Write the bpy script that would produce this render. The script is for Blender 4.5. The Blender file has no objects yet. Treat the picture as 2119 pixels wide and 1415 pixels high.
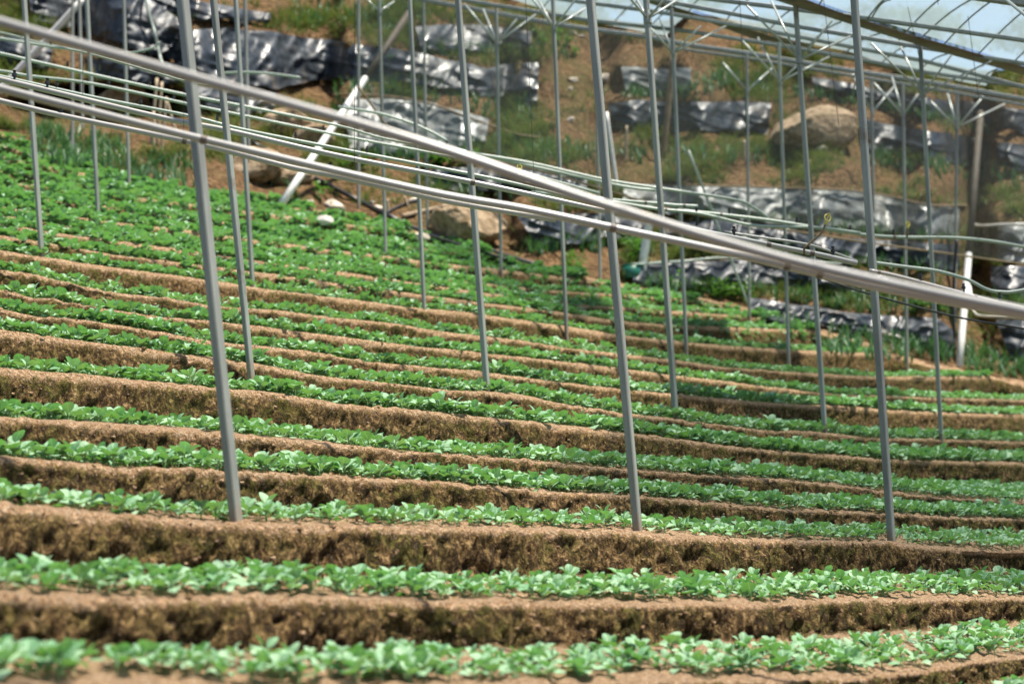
import bpy, math, random
import numpy as np
from mathutils import Vector, Matrix

random.seed(7)
rng = np.random.default_rng(11)
sc = bpy.context.scene
COL = sc.collection

# ------------------------------------------------------------------ camera frame
W, H, F = 2119.0, 1415.0, 2943.0
CX, CY = W / 2, H / 2
PITCH, ROLL = math.radians(7.6), math.radians(2.5)
fw = np.array([0, math.cos(PITCH), math.sin(PITCH)])
r0 = np.array([1.0, 0, 0])
u0 = np.cross(r0, fw)
RT = math.cos(ROLL) * r0 - math.sin(ROLL) * u0
UP = math.sin(ROLL) * r0 + math.cos(ROLL) * u0
CAM = np.array([0, 0, 2.2])


def P(x, y, d):
    """the point d metres out along the view axis on the sight line of photo pixel x, y"""
    x = np.asarray(x, float); y = np.asarray(y, float); d = np.asarray(d, float)
    return CAM + d[..., None] * (fw + ((x - CX) / F)[..., None] * RT + ((CY - y) / F)[..., None] * UP)


# ------------------------------------------------------------------ numpy noise
def _hash(ix, iy, iz, seed):
    h = (ix.astype(np.uint32) * np.uint32(374761393) + iy.astype(np.uint32) * np.uint32(668265263)
         + iz.astype(np.uint32) * np.uint32(2147483647) + np.uint32((seed * 144665) & 0xffffffff))
    h = (h ^ (h >> np.uint32(13))) * np.uint32(1274126177)
    h = h ^ (h >> np.uint32(16))
    return (h & np.uint32(0xffff)).astype(np.float64) / 65535.0


def vnoise(p, seed=0):
    i = np.floor(p).astype(np.int64); f = p - i; f = f * f * (3 - 2 * f)
    out = 0
    for a in (0, 1):
        wx = f[..., 0] if a else 1 - f[..., 0]
        for b in (0, 1):
            wy = f[..., 1] if b else 1 - f[..., 1]
            for c in (0, 1):
                wz = f[..., 2] if c else 1 - f[..., 2]
                out = out + wx * wy * wz * _hash(i[..., 0] + a, i[..., 1] + b, i[..., 2] + c, seed)
    return out


def fbm(p, octv=4, seed=0):
    s, a, t = 0, 1.0, 0
    for k in range(octv):
        s = s + a * vnoise(p * 2 ** k + 17.3 * k, seed + k); t += a; a *= .5
    return s / t


# ------------------------------------------------------------------ object helpers
def tag(o, label=None, cat=None, group=None, kind=None):
    if label: o['label'] = label
    if cat: o['category'] = cat
    if group: o['group'] = group
    if kind: o['kind'] = kind
    return o


def np_mesh(name, V, Fq, mat, smooth=True, attrs=None, mat_idx=None):
    me = bpy.data.meshes.new(name)
    V = np.ascontiguousarray(V, np.float32); Fq = np.ascontiguousarray(Fq, np.int32)
    n, k = Fq.shape
    me.vertices.add(len(V)); me.vertices.foreach_set('co', V.ravel())
    me.loops.add(n * k); me.loops.foreach_set('vertex_index', Fq.ravel())
    me.polygons.add(n); me.polygons.foreach_set('loop_start', np.arange(0, n * k, k, dtype=np.int32))
    if smooth: me.polygons.foreach_set('use_smooth', np.ones(n, bool))
    for m in (mat if isinstance(mat, (list, tuple)) else [mat]): me.materials.append(m)
    if mat_idx is not None: me.polygons.foreach_set('material_index', np.ascontiguousarray(mat_idx, np.int32))
    for an, av in (attrs or {}).items():
        at = me.attributes.new(an, 'FLOAT', 'POINT'); at.data.foreach_set('value', np.ascontiguousarray(av, np.float32).ravel())
    me.update(calc_edges=True); me.validate()
    return me


def link(name, me, parent=None, loc=None):
    o = bpy.data.objects.new(name, me); COL.objects.link(o)
    if loc is not None: o.location = loc
    if parent is not None: o.parent = parent
    return o


def empty(name, loc):
    o = bpy.data.objects.new(name, None); COL.objects.link(o); o.location = loc; o.empty_display_size = .1
    return o


def grid_faces(nr, nc):
    a = np.arange(nr * nc).reshape(nr, nc)
    return np.stack([a[:-1, :-1], a[:-1, 1:], a[1:, 1:], a[1:, :-1]], -1).reshape(-1, 4)


class MB:
    """collects shapes and links them as ONE mesh object"""
    def __init__(s): s.v, s.f = [], []

    def add(s, V, Fs):
        o = len(s.v); s.v += [tuple(map(float, v)) for v in V]; s.f += [tuple(i + o for i in f) for f in Fs]

    def tube(s, pts, r, seg=10, caps=True, rad=None):
        pts = [Vector(p) for p in pts]; n = len(pts); V, Fs = [], []
        ref = None
        for i, p in enumerate(pts):
            t = (pts[min(i + 1, n - 1)] - pts[max(i - 1, 0)]).normalized()
            if ref is None: ref = t.orthogonal().normalized()
            ref = (ref - t * ref.dot(t)).normalized(); b = t.cross(ref)
            rr = rad[i] if rad is not None else r
            for k in range(seg):
                a = 2 * math.pi * k / seg
                V.append(p + rr * (math.cos(a) * ref + math.sin(a) * b))
        for i in range(n - 1):
            for k in range(seg):
                Fs.append((i * seg + k, i * seg + (k + 1) % seg, (i + 1) * seg + (k + 1) % seg, (i + 1) * seg + k))
        if caps: Fs.append(tuple(range(seg))[::-1]); Fs.append(tuple(range((n - 1) * seg, n * seg)))
        s.add(V, Fs)

    def bar(s, p, q, w, h=None, yaw=0.0, ch=.12):
        """square tube with chamfered edges from p to q"""
        h = h or w
        p, q = Vector(p), Vector(q); t = (q - p).normalized()
        a = Vector((math.cos(yaw), math.sin(yaw), 0)); a = (a - t * a.dot(t))
        a = a.normalized() if a.length > 1e-3 else t.orthogonal().normalized(); b = t.cross(a)
        c = ch * min(w, h)
        ring = [(w/2 - c, h/2), (-w/2 + c, h/2), (-w/2, h/2 - c), (-w/2, -h/2 + c), (-w/2 + c, -h/2), (w/2 - c, -h/2), (w/2, -h/2 + c), (w/2, h/2 - c)]
        V = [o + a * x + b * y for o in (p, q) for x, y in ring]
        Fs = [(k, (k + 1) % 8, 8 + (k + 1) % 8, 8 + k) for k in range(8)] + [tuple(range(8))[::-1], tuple(range(8, 16))]
        s.add(V, Fs)

    def ring(s, c, n, R, r, seg=16, s2=6):
        c, n = Vector(c), Vector(n).normalized(); a = n.orthogonal().normalized(); b = n.cross(a); V, Fs = [], []
        for i in range(seg):
            th = 2 * math.pi * i / seg; e = a * math.cos(th) + b * math.sin(th)
            for k in range(s2):
                ph = 2 * math.pi * k / s2; V.append(c + e * (R + r * math.cos(ph)) + n * r * math.sin(ph))
        for i in range(seg):
            for k in range(s2):
                Fs.append((i * s2 + k, ((i + 1) % seg) * s2 + k, ((i + 1) % seg) * s2 + (k + 1) % s2, i * s2 + (k + 1) % s2))
        s.add(V, Fs)

    def build(s, name, mat, parent=None, smooth=False, origin=None):
        me = bpy.data.meshes.new(name)
        off = Vector(origin) if origin is not None else Vector((0, 0, 0))
        me.from_pydata([tuple(Vector(v) - off) for v in s.v], [], s.f); me.materials.append(mat)
        if smooth:
            me.polygons.foreach_set('use_smooth', [True] * len(me.polygons))
        me.update()
        o = bpy.data.objects.new(name, me); COL.objects.link(o)
        if parent is not None:
            o.parent = parent
            o.location = off - Vector(parent.location)
        else:
            o.location = off
        return o


# ------------------------------------------------------------------ materials
def new_mat(name):
    m = bpy.data.materials.new(name); m.use_nodes = True; nt = m.node_tree
    for n in list(nt.nodes): nt.nodes.remove(n)
    out = nt.nodes.new('ShaderNodeOutputMaterial')
    return m, nt, out


class NT:
    def __init__(s, nt): s.nt = nt

    def n(s, t, **kw):
        o = s.nt.nodes.new(t)
        for k, v in kw.items():
            if k.startswith('_'): setattr(o, k[1:], v)
            else: o.inputs[k.replace('__', ' ')].default_value = v
        return o

    def l(s, a, b): s.nt.links.new(a, b)

    def noise(s, scale, detail=4, rough=.55, vec=None, dist=0.0):
        o = s.n('ShaderNodeTexNoise', Scale=scale, Detail=detail, Roughness=rough, Distortion=dist)
        if vec is not None: s.l(vec, o.inputs['Vector'])
        return o.outputs['Fac']

    def ramp(s, fac, stops):
        o = s.n('ShaderNodeValToRGB'); el = o.color_ramp.elements
        while len(el) < len(stops): el.new(.5)
        for e, (p, c) in zip(el, stops):
            e.position = p; e.color = (*c, 1) if len(c) == 3 else c
        s.l(fac, o.inputs[0]); return o.outputs[0]

    def mix(s, fac, a, b, mode='MIX'):
        o = s.n('ShaderNodeMix', _data_type='RGBA', _blend_type=mode)
        for sock, v in ((o.inputs[0], fac), (o.inputs[6], a), (o.inputs[7], b)):
            if hasattr(v, 'is_linked') or isinstance(v, bpy.types.NodeSocket): s.l(v, sock)
            elif isinstance(v, (int, float)): sock.default_value = v
            else: sock.default_value = (*v, 1)
        return o.outputs[2]

    def math(s, op, a, b=0.0, clamp=False):
        o = s.n('ShaderNodeMath', _operation=op, _use_clamp=clamp)
        for sock, v in ((o.inputs[0], a), (o.inputs[1], b)):
            if isinstance(v, bpy.types.NodeSocket): s.l(v, sock)
            else: sock.default_value = v
        return o.outputs[0]

    def attr(s, name): return s.n('ShaderNodeAttribute', _attribute_name=name).outputs['Fac']


def soil_mat(name, hill=False):
    m, nt, out = new_mat(name); g = NT(nt)
    pos = g.n('ShaderNodeNewGeometry').outputs['Position']
    a = g.noise(9, 5, .62, pos); b = g.noise(45, 4, .6, pos); c = g.noise(1.3, 3, .5, pos); f = g.noise(130, 3, .6, pos); 
    mp = g.n('ShaderNodeMapping'); mp.inputs['Rotation'].default_value = (0, math.radians(-34), 0); mp.inputs['Scale'].default_value = (1.15, 1, .72); g.l(pos, mp.inputs['Vector'])
    e = g.noise(26, 6, .70, mp.outputs[0], .6)
    if not hill:
        ri = g.attr('riser')
        dry = g.ramp(b, [(.30, (.42, .24, .12)), (.48, (.70, .45, .26)), (.66, (.84, .62, .42))])
        wet = g.ramp(e, [(.37, (.022, .013, .006)), (.46, (.085, .05, .021)), (.55, (.26, .162, .066)), (.66, (.64, .43, .215))])
        moss = g.ramp(e, [(.37, (.018, .016, .005)), (.5, (.095, .085, .018)), (.66, (.25, .22, .055))])
        mfac = g.math('MULTIPLY', g.ramp(c, [(.36, (0, 0, 0)), (.56, (1, 1, 1))]), g.ramp(a, [(.40, (0, 0, 0)), (.54, (.9, .9, .9))]), True)
        face = g.mix(mfac, wet, moss)
        edge = g.math('ADD', ri, g.math('MULTIPLY', g.math('SUBTRACT', e, .5), 2.6), True)
        base = g.mix(g.ramp(edge, [(.25, (0, 0, 0)), (.7, (1, 1, 1))]), dry, face)
        pit = g.ramp(f, [(.38, (.28, .24, .22)), (.5, (1, 1, 1))])
        base = g.mix(.8, base, pit, 'MULTIPLY')
    else:
        base = g.ramp(a, [(.30, (.045, .026, .011)), (.45, (.14, .08, .036)), (.58, (.29, .175, .085)), (.74, (.47, .31, .17))])
        gr = g.ramp(b, [(.3, (.04, .055, .012)), (.7, (.13, .14, .035))])
        gf = g.math('MULTIPLY', g.ramp(g.noise(.75, 4, .6, pos), [(.48, (0, 0, 0)), (.62, (.85, .85, .85))]), g.ramp(b, [(.4, (0, 0, 0)), (.55, (.95, .95, .95))]), True)
        base = g.mix(gf, base, gr)
        base = g.mix(.55, base, g.ramp(f, [(.36, (.4, .35, .3)), (.5, (1, 1, 1))]), 'MULTIPLY')
    bs = g.n('ShaderNodeBsdfPrincipled', Roughness=.95); bs.inputs['Specular IOR Level'].default_value = .15
    g.l(base, bs.inputs['Base Color'])
    hgt = g.math('ADD', g.math('MULTIPLY', e if not hill else a, 1.3), g.math('ADD', g.math('MULTIPLY', b, .5), g.math('MULTIPLY', f, .22)))
    bp = g.n('ShaderNodeBump', Strength=1.0, Distance=.09 if not hill else .14); g.l(hgt, bp.inputs['Height'])
    g.l(bp.outputs[0], bs.inputs['Normal']); g.l(bs.outputs[0], out.inputs[0])
    return m


def leaf_mat(name, c1, c2, tr, rough=.42, vein=True, spec=.5, trmix=.3):
    m, nt, out = new_mat(name); g = NT(nt)
    t = g.attr('tint')
    oi = g.n('ShaderNodeObjectInfo').outputs['Random']
    t = g.math('FRACT', g.math('ADD', t, oi))
    col = g.mix(t, c1, c2)
    if vein:
        v = g.attr('vein')
        col = g.mix(g.ramp(v, [(.0, (.55, .55, .55)), (.12, (0, 0, 0))]), col, tuple(min(1, 1.9 * x + .04) for x in c2))
    pos = g.n('ShaderNodeNewGeometry').outputs['Position']
    nz = g.noise(60, 3, .6, pos)
    col = g.mix(.6, col, g.ramp(nz, [(.3, (.62, .66, .6)), (.7, (1.25, 1.2, 1.2))]), 'MULTIPLY')
    bs = g.n('ShaderNodeBsdfPrincipled', Roughness=rough); bs.inputs['Specular IOR Level'].default_value = spec
    g.l(col, bs.inputs['Base Color'])
    bp = g.n('ShaderNodeBump', Strength=.35, Distance=.008); g.l(nz, bp.inputs['Height']); g.l(bp.outputs[0], bs.inputs['Normal'])
    tb = g.n('ShaderNodeBsdfTranslucent', Color=(*tr, 1))
    mx = g.n('ShaderNodeMixShader'); mx.inputs[0].default_value = trmix
    g.l(bs.outputs[0], mx.inputs[1]); g.l(tb.outputs[0], mx.inputs[2]); g.l(mx.outputs[0], out.inputs[0])
    return m


def simple(name, col, rough=.5, metal=0.0, var=.25, scale=14, spec=.5, bump=0.0, col2=None, stretch=None):
    m, nt, out = new_mat(name); g = NT(nt)
    tc = g.n('ShaderNodeNewGeometry').outputs['Position']
    if stretch:
        mp = g.n('ShaderNodeMapping'); mp.inputs['Scale'].default_value = stretch; g.l(tc, mp.inputs['Vector']); tc = mp.outputs[0]
    nz = g.noise(scale, 5, .6, tc)
    c2 = col2 or tuple(c * (1 - var) for c in col)
    base = g.ramp(nz, [(.35, c2), (.65, col)])
    bs = g.n('ShaderNodeBsdfPrincipled', Roughness=rough, Metallic=metal); bs.inputs['Specular IOR Level'].default_value = spec
    g.l(base, bs.inputs['Base Color'])
    if bump:
        bp = g.n('ShaderNodeBump', Strength=.8, Distance=bump); g.l(nz, bp.inputs['Height']); g.l(bp.outputs[0], bs.inputs['Normal'])
    g.l(bs.outputs[0], out.inputs[0])
    return m


def film_mat(name, clear, col, dust=.5, rough=.25):
    """polythene: partly see-through, partly scattering"""
    m, nt, out = new_mat(name); g = NT(nt)
    pos = g.n('ShaderNodeNewGeometry').outputs['Position']
    nz = g.noise(1.1, 5, .62, pos, .6)
    tr = g.n('ShaderNodeBsdfTransparent', Color=(.93, .96, .96, 1))
    tl = g.n('ShaderNodeBsdfTranslucent', Color=(*col, 1)); df = g.n('ShaderNodeBsdfDiffuse', Color=(*col, 1))
    gl = g.n('ShaderNodeBsdfGlossy', Color=(.8, .85, .9, 1), Roughness=rough)
    m1 = g.n('ShaderNodeMixShader'); m1.inputs[0].default_value = .35; g.l(tl.outputs[0], m1.inputs[1]); g.l(df.outputs[0], m1.inputs[2])
    m2 = g.n('ShaderNodeMixShader'); m2.inputs[0].default_value = .06; g.l(m1.outputs[0], m2.inputs[1]); g.l(gl.outputs[0], m2.inputs[2])
    m3 = g.n('ShaderNodeMixShader')
    lo, hi = clear - dust * .2, clear + dust * .2
    g.l(g.ramp(nz, [(.3, (lo,) * 3), (.7, (hi,) * 3)]), m3.inputs[0])
    g.l(m2.outputs[0], m3.inputs[1]); g.l(tr.outputs[0], m3.inputs[2]); g.l(m3.outputs[0], out.inputs[0])
    return m


M_SOIL = soil_mat('terrace_soil'); M_HILL = soil_mat('hillside_soil', True)
M_LEAF = leaf_mat('cabbage_leaf', (.125, .27, .14), (.30, .46, .29), (.15, .38, .055), .58, True, .32, .26)
M_STEM = leaf_mat('cabbage_stem', (.20, .36, .13), (.28, .44, .20), (.2, .4, .1), .5, False, .4, .1)
M_LEEK = leaf_mat('leek_blade', (.045, .12, .06), (.10, .21, .10), (.08, .22, .04), .45, False, .45, .25)
M_GRASS = leaf_mat('grass_blade', (.065, .105, .035), (.15, .185, .07), (.12, .17, .03), .6, False, .3, .3)
M_WEED = leaf_mat('weed_leaf', (.05, .13, .03), (.11, .21, .055), (.10, .26, .03), .5, False, .4, .35)
M_STEEL = simple('galvanised_steel', (.27, .285, .255), .5, .0, .42, 9, .5, stretch=(1, 1, .12))
_g = NT(M_STEEL.node_tree); _bs = [n for n in M_STEEL.node_tree.nodes if n.type == 'BSDF_PRINCIPLED'][0]
_src = _bs.inputs['Base Color'].links[0].from_socket
_oz = _g.n('ShaderNodeSeparateXYZ'); _g.l(_g.n('ShaderNodeTexCoord').outputs['Object'], _oz.inputs[0])
_nn = _g.noise(11, 5, .7, _g.n('ShaderNodeNewGeometry').outputs['Position'])
_h = _g.math('ADD', _oz.outputs['Z'], _g.math('MULTIPLY', _g.math('SUBTRACT', _nn, .5), .5))
_m1 = _g.mix(_g.ramp(_h, [(-.0, (.75, .75, .75)), (.13, (0, 0, 0))]), _src, (.24, .17, .11))
_st = _g.noise(2.3, 6, .72, _g.n('ShaderNodeNewGeometry').outputs['Position'])
_g.l(_g.mix(_g.ramp(_st, [(.60, (0, 0, 0)), (.68, (.7, .7, .7))]), _m1, (.12, .085, .06)), _bs.inputs['Base Color'])
M_BEAM = simple('weathered_steel', (.20, .225, .215), .55, .25, .3, 9)
M_STRUT = simple('bright_steel_tube', (.40, .43, .40), .35, .2, .25, 7)
M_PVC = simple('grey_pvc_pipe', (.36, .35, .33), .32, 0, .14, 5, .5)
M_PVCG = simple('greenish_pvc_pipe', (.33, .39, .34), .4, 0, .2, 6, .5)
M_WHITE = simple('white_pvc', (.72, .70, .66), .45, 0, .18, 6)
M_COUP = simple('rusty_collar', (.13, .10, .085), .6, 0, .4, 40)
M_BLACKP = simple('black_plastic', (.02, .02, .02), .4, 0, .3, 20)
M_BRASS = simple('yellow_plastic', (.62, .52, .12), .4, 0, .2, 40)
M_WOOD = simple('old_timber', (.46, .36, .25), .85, 0, .45, 12, .2, .01, stretch=(1, 1, .3))
M_POLE = simple('bamboo_pole', (.24, .17, .095), .7, 0, .4, 5, .3)
M_DIMTOP = simple('pole_top_painted_dim', (.07, .055, .036), .7, 0, .4, 6, .3)  # brown stands in for curtain dimming and roof shade on the pole tops
M_ROCK = simple('tan_boulder', (.40, .30, .20), .95, 0, .5, 4.5, .15, .12, col2=(.15, .105, .06))
M_ROCK2 = simple('pale_stone', (.62, .54, .44), .9, 0, .4, 9, .2, .02)
M_GUTTER = simple('brown_gutter', (.15, .12, .085), .6, .0, .4, 3)
M_WIRE = simple('thin_wire', (.03, .03, .028), .6, 0, .2, 5)
M_GREEN = simple('green_plastic', (.01, .14, .10), .4, 0, .3, 8)
M_BAG = simple('white_sack', (.60, .57, .52), .7, 0, .2, 8, .3, .02)


def sheet_mat(name, base, rough, spec=.6):
    m, nt, out = new_mat(name); g = NT(nt)
    pos = g.n('ShaderNodeNewGeometry').outputs['Position']
    nz = g.noise(1.8, 3, .5, pos, 1.2); n2 = g.noise(6, 3, .5, pos, .8)
    bs = g.n('ShaderNodeBsdfPrincipled'); bs.inputs['Specular IOR Level'].default_value = spec
    col = g.ramp(n2, [(.4, base), (.75, tuple(b * 1.8 + .02 for b in base))])
    dust = g.ramp(g.noise(1.6, 5, .7, pos), [(.56, (0, 0, 0)), (.75, (.5, .5, .5))])
    g.l(g.mix(dust, col, (.22, .16, .10)), bs.inputs['Base Color'])
    g.l(g.ramp(nz, [(.3, (rough * .6,) * 3), (.7, (min(1, rough * 1.5),) * 3)]), bs.inputs['Roughness'])
    bp = g.n('ShaderNodeBump', Strength=.4, Distance=.07); g.l(g.math('ADD', nz, g.math('MULTIPLY', n2, .35)), bp.inputs['Height'])
    g.l(bp.outputs[0], bs.inputs['Normal']); g.l(bs.outputs[0], out.inputs[0])
    return m


M_SHEET = sheet_mat('black_mulch_film', (.014, .020, .027), .46, .42)
M_SHEETG = sheet_mat('haze_painted_mulch_film', (.10, .11, .108), .5)  # black film with the curtain's haze painted in as a greyer colour
M_ROOF = film_mat('roof_polythene', .50, (.36, .46, .49), .1)
M_CURT = film_mat('curtain_polythene', .79, (.30, .285, .235), .3)

# ------------------------------------------------------------------ field depth from the apparent width of equal posts
CTRL = np.array([(490,1085,29),(1320,1100,20.5),(1845,1120,18),(520,775,16.3),(1008,805,15),(1398,860,14),(1707,890,11.5),(1948,908,10),
                 (87,530,12),(523,590,11),(878,640,9.5),(1172,680,8.7),(1420,718,8.3),(1632,745,7.6),(1877,751,6.6),(203,443,9),(267,382,7.4),
                 (798,525,7.2),(1037,560,7),(1242,578,7),(1551,655,6.6),(0,1400,44),(1060,1400,33),(2119,1400,25),(0,280,7)], float)


def basis(x, y):
    x = x / 1000; y = y / 1000
    return np.stack([np.ones_like(x), x, y, x * y, y * y], -1)


_coef = np.linalg.lstsq(basis(CTRL[:, 0], CTRL[:, 1]), CTRL[:, 2], rcond=None)[0]


def w_at(x, y):
    x = np.asarray(x, float); y = np.asarray(y, float)
    w = basis(np.clip(x, -700, 2700), y) @ _coef
    return 5.6 + np.log1p(np.exp((w - 5.6) * 1.5)) / 1.5      # soft floor


def field_d(x, y): return 177.0 / w_at(x, y)


# ------------------------------------------------------------------ terrace edges read off the photograph, front to back
EDGE = [(0,272),(130,318),(265,378),(400,400),(530,405),(640,432),(760,452),(880,480),(960,505),(1100,545),(1230,578),(1350,598),(1460,618),(1560,640),(1660,668),(1760,700),(1850,728),(1920,750),(2040,768),(2119,790)]
LIPS = [
 [(0,1590),(700,1600),(1400,1585),(2119,1510)],
 [(0,1414),(700,1427),(1100,1421),(1400,1409),(1753,1405),(1910,1390),(1988,1374),(2119,1358)],
 [(0,1220),(146,1231),(291,1237),(437,1233),(582,1231),(700,1238),(900,1245),(1100,1247),(1400,1248),(1557,1252),(1714,1242),(1871,1240),(2119,1238)],
 [(0,1038),(109,1053),(218,1062),(328,1069),(437,1077),(502,1078),(700,1084),(900,1088),(1100,1094),(1300,1096),(1400,1111),(1557,1115),(1714,1118),(1792,1121),(1840,1117),(1871,1127),(1988,1135),(2119,1140)],
 [(0,945),(146,958),(291,966),(437,969),(510,973),(700,984),(900,997),(1100,1015),(1250,1022),(1400,1033),(1518,1044),(1635,1054),(1753,1058),(1832,1062),(1949,1070),(2119,1074)],
 [(0,862),(85,867),(237,877),(440,892),(700,918),(850,935),(1000,945),(1200,960),(1400,978),(1518,985),(1635,995),(1753,1007),(1832,1017),(1949,1029),(2028,1033),(2119,1040)],
 [(0,762),(136,774),(305,787),(440,801),(576,813),(700,835),(836,845),(971,859),(1107,874),(1290,894),(1400,907),(1478,919),(1596,931),(1714,940),(1792,948),(1910,952),(2119,958)],
 [(0,684),(102,696),(237,715),(339,728),(424,738),(525,752),(644,776),(700,783),(836,796),(937,808),(1015,810),(1073,816),(1175,837),(1290,855),(1400,867),(1478,878),(1588,891),(1675,892),(1792,905),(1832,907),(1949,909),(2119,915)],
 [(0,638),(85,657),(170,662),(271,677),(373,696),(441,708),(525,716),(644,728),(700,738),(768,749),(870,759),(971,767),(1039,776),(1141,789),(1293,806),(1400,815),(1536,828),(1671,838),(1773,841),(1841,848),(1977,855),(2119,858)],
 [(0,599),(68,616),(136,625),(203,637),(305,654),(441,665),(542,677),(700,698),(802,711),(903,721),(1005,732),(1107,742),(1209,754),(1276,762),(1400,778),(1502,790),(1638,807),(1739,817),(1841,819),(1943,824),(2119,828)],
 [(0,559),(68,567),(153,589),(237,606),(339,616),(441,633),(576,643),(700,659),(802,667),(903,686),(971,694),(1073,704),(1175,721),(1276,732),(1400,746),(1502,760),(1638,770),(1807,780),(1977,779),(2079,779)],
 [(0,518),(85,532),(170,545),(271,559),(373,571),(475,586),(542,598),(700,617),(802,630),(883,640),(971,647),(1073,662),(1175,677),(1276,693),(1400,706),(1502,716),(1638,724),(1739,729),(1841,731),(1902,734)],
 [(0,488),(102,503),(237,528),(407,548),(644,579),(700,589),(836,606),(937,620),(1039,632),(1141,643),(1243,660),(1344,670),(1400,673),(1536,679),(1705,683),(1757,690)],
 [(0,465),(170,491),(271,504),(509,537),(700,563),(836,582),(971,603),(1107,620),(1209,632),(1310,637),(1400,645),(1468,649),(1536,653),(1576,658)],
 [(0,448),(170,472),(400,505),(700,545),(900,575),(1100,598),(1209,606),(1310,610),(1400,618)],
 [(0,428),(170,452),(400,480),(700,520),(819,533),(937,549),(1039,559),(1124,569),(1222,578)],
 [(0,402),(200,426),(400,452),(600,480),(760,500),(900,518)],
 [(0,376),(200,400),(420,426),(600,448),(760,470)],
 [(0,350),(200,382),(400,410),(560,430)],
 [(0,325),(200,365),(330,394)],
 [(0,300),(130,338)],
]
X = np.concatenate([np.arange(-1300, -120, 26), np.arange(-120, 2240, 4), np.arange(2240, 3420, 26)]).astype(float)


def curve(pts, x=X):
    p = np.array(pts, float)
    y = np.interp(x, p[:, 0], p[:, 1])
    y = np.where(x < 0, y + .09 * x, y)
    xe = p[-1, 0]
    y = np.where(x > xe, y + .05 * (x - xe), y)
    return y


def smooth1(a, n):
    k = np.hanning(n + 2)[1:-1]; k /= k.sum()
    return np.convolve(np.pad(a, n // 2, mode='edge'), k, 'valid')[:len(a)]


edge_y = smooth1(curve(EDGE), 21)


def edge_at(x): return np.interp(x, X, edge_y)


lipY = []
NL = len(LIPS)
for i, l in enumerate(LIPS):
    y = smooth1(curve(l), 9)
    y = np.maximum(y, edge_y + (NL - i) * .7)
    if lipY: y = np.minimum(y, lipY[-1] - .7)
    lipY.append(y)
lipY.append(edge_y.copy())
lipP = [P(X, y, field_d(X, y)) for y in lipY]

rows, riserA, treadinfo = [], [], []
front = lipP[0] + np.array([0, -2.5, -.8])
rows.append(front); riserA.append(np.zeros(len(X)))
NT_, NR_ = 9, 15
for i in range(NL + 1):
    lip = lipP[i]
    if i == 0:
        rows.append(lip); riserA.append(np.full(len(X), .1)); continue
    prev = lipP[i - 1]
    hv = lip - prev; hv[:, 2] = 0
    dist = np.linalg.norm(hv, axis=1) + 1e-6; dirn = hv / dist[:, None]
    rise = lip[:, 2] - prev[:, 2]
    zb = prev[:, 2] + np.minimum(.05 * dist, np.maximum(rise, 0) * .5)
    h = np.maximum(lip[:, 2] - zb, 0.0)
    run = np.minimum(.38 * h + .02, .5 * dist)
    base = lip - dirn * run[:, None]; base[:, 2] = zb
    treadinfo.append((prev, base))
    for k in range(1, NT_ + 1):
        t = k / NT_
        rows.append(prev + (base - prev) * t)
        riserA.append(np.full(len(X), 0.0 if k < NT_ - 1 else (.25 if k < NT_ else .9)))
    for k in range(1, NR_ + 1):
        s = k / NR_
        hor = s ** 2.0; ver = 1 - (1 - s) ** 1.35
        p = base + dirn * (run * hor)[:, None]; p[:, 2] = zb + h * ver
        rows.append(p); riserA.append(np.clip(h / .06, 0, 1) * (1.0 if s < .66 else max(0.0, 1 - (s - .66) / .30)))
G = np.stack(rows); RA = np.stack(riserA)
du = np.gradient(G, axis=1); dv = np.gradient(G, axis=0)
N = np.cross(du, dv); N /= np.linalg.norm(N, axis=2, keepdims=True) + 1e-9
N *= np.sign((N * (CAM - G)).sum(2))[..., None]
big = fbm(G / .34, 3, 3) - .5 + 1.3 * (fbm(G / 1.2, 2, 13) - .5)
sk = np.stack([(G[..., 0] - .65 * G[..., 2]) / .06, G[..., 1] / .10, (G[..., 2] + .65 * G[..., 0]) / .12], -1)
lum = fbm(sk, 4, 9) - .5
pit = np.clip((vnoise(G / .05, 31) - .62) / .38, 0, 1)
rid = np.abs(fbm(G / .13, 2, 51) - .5) * 2
amp = .25 + .75 * RA
G0 = G.copy()
G = G + N * (amp * (.085 * big + .10 * lum - .018 * pit - .03 * (1 - rid) ** 4))[..., None] + np.array([0, 0, .022]) * (lum * (1 - RA))[..., None]
me = np_mesh('terraced_ground', G.reshape(-1, 3), grid_faces(*G.shape[:2]), M_SOIL, True, {'riser': RA.ravel()})
tag(link('ground', me), kind='structure')

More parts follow.
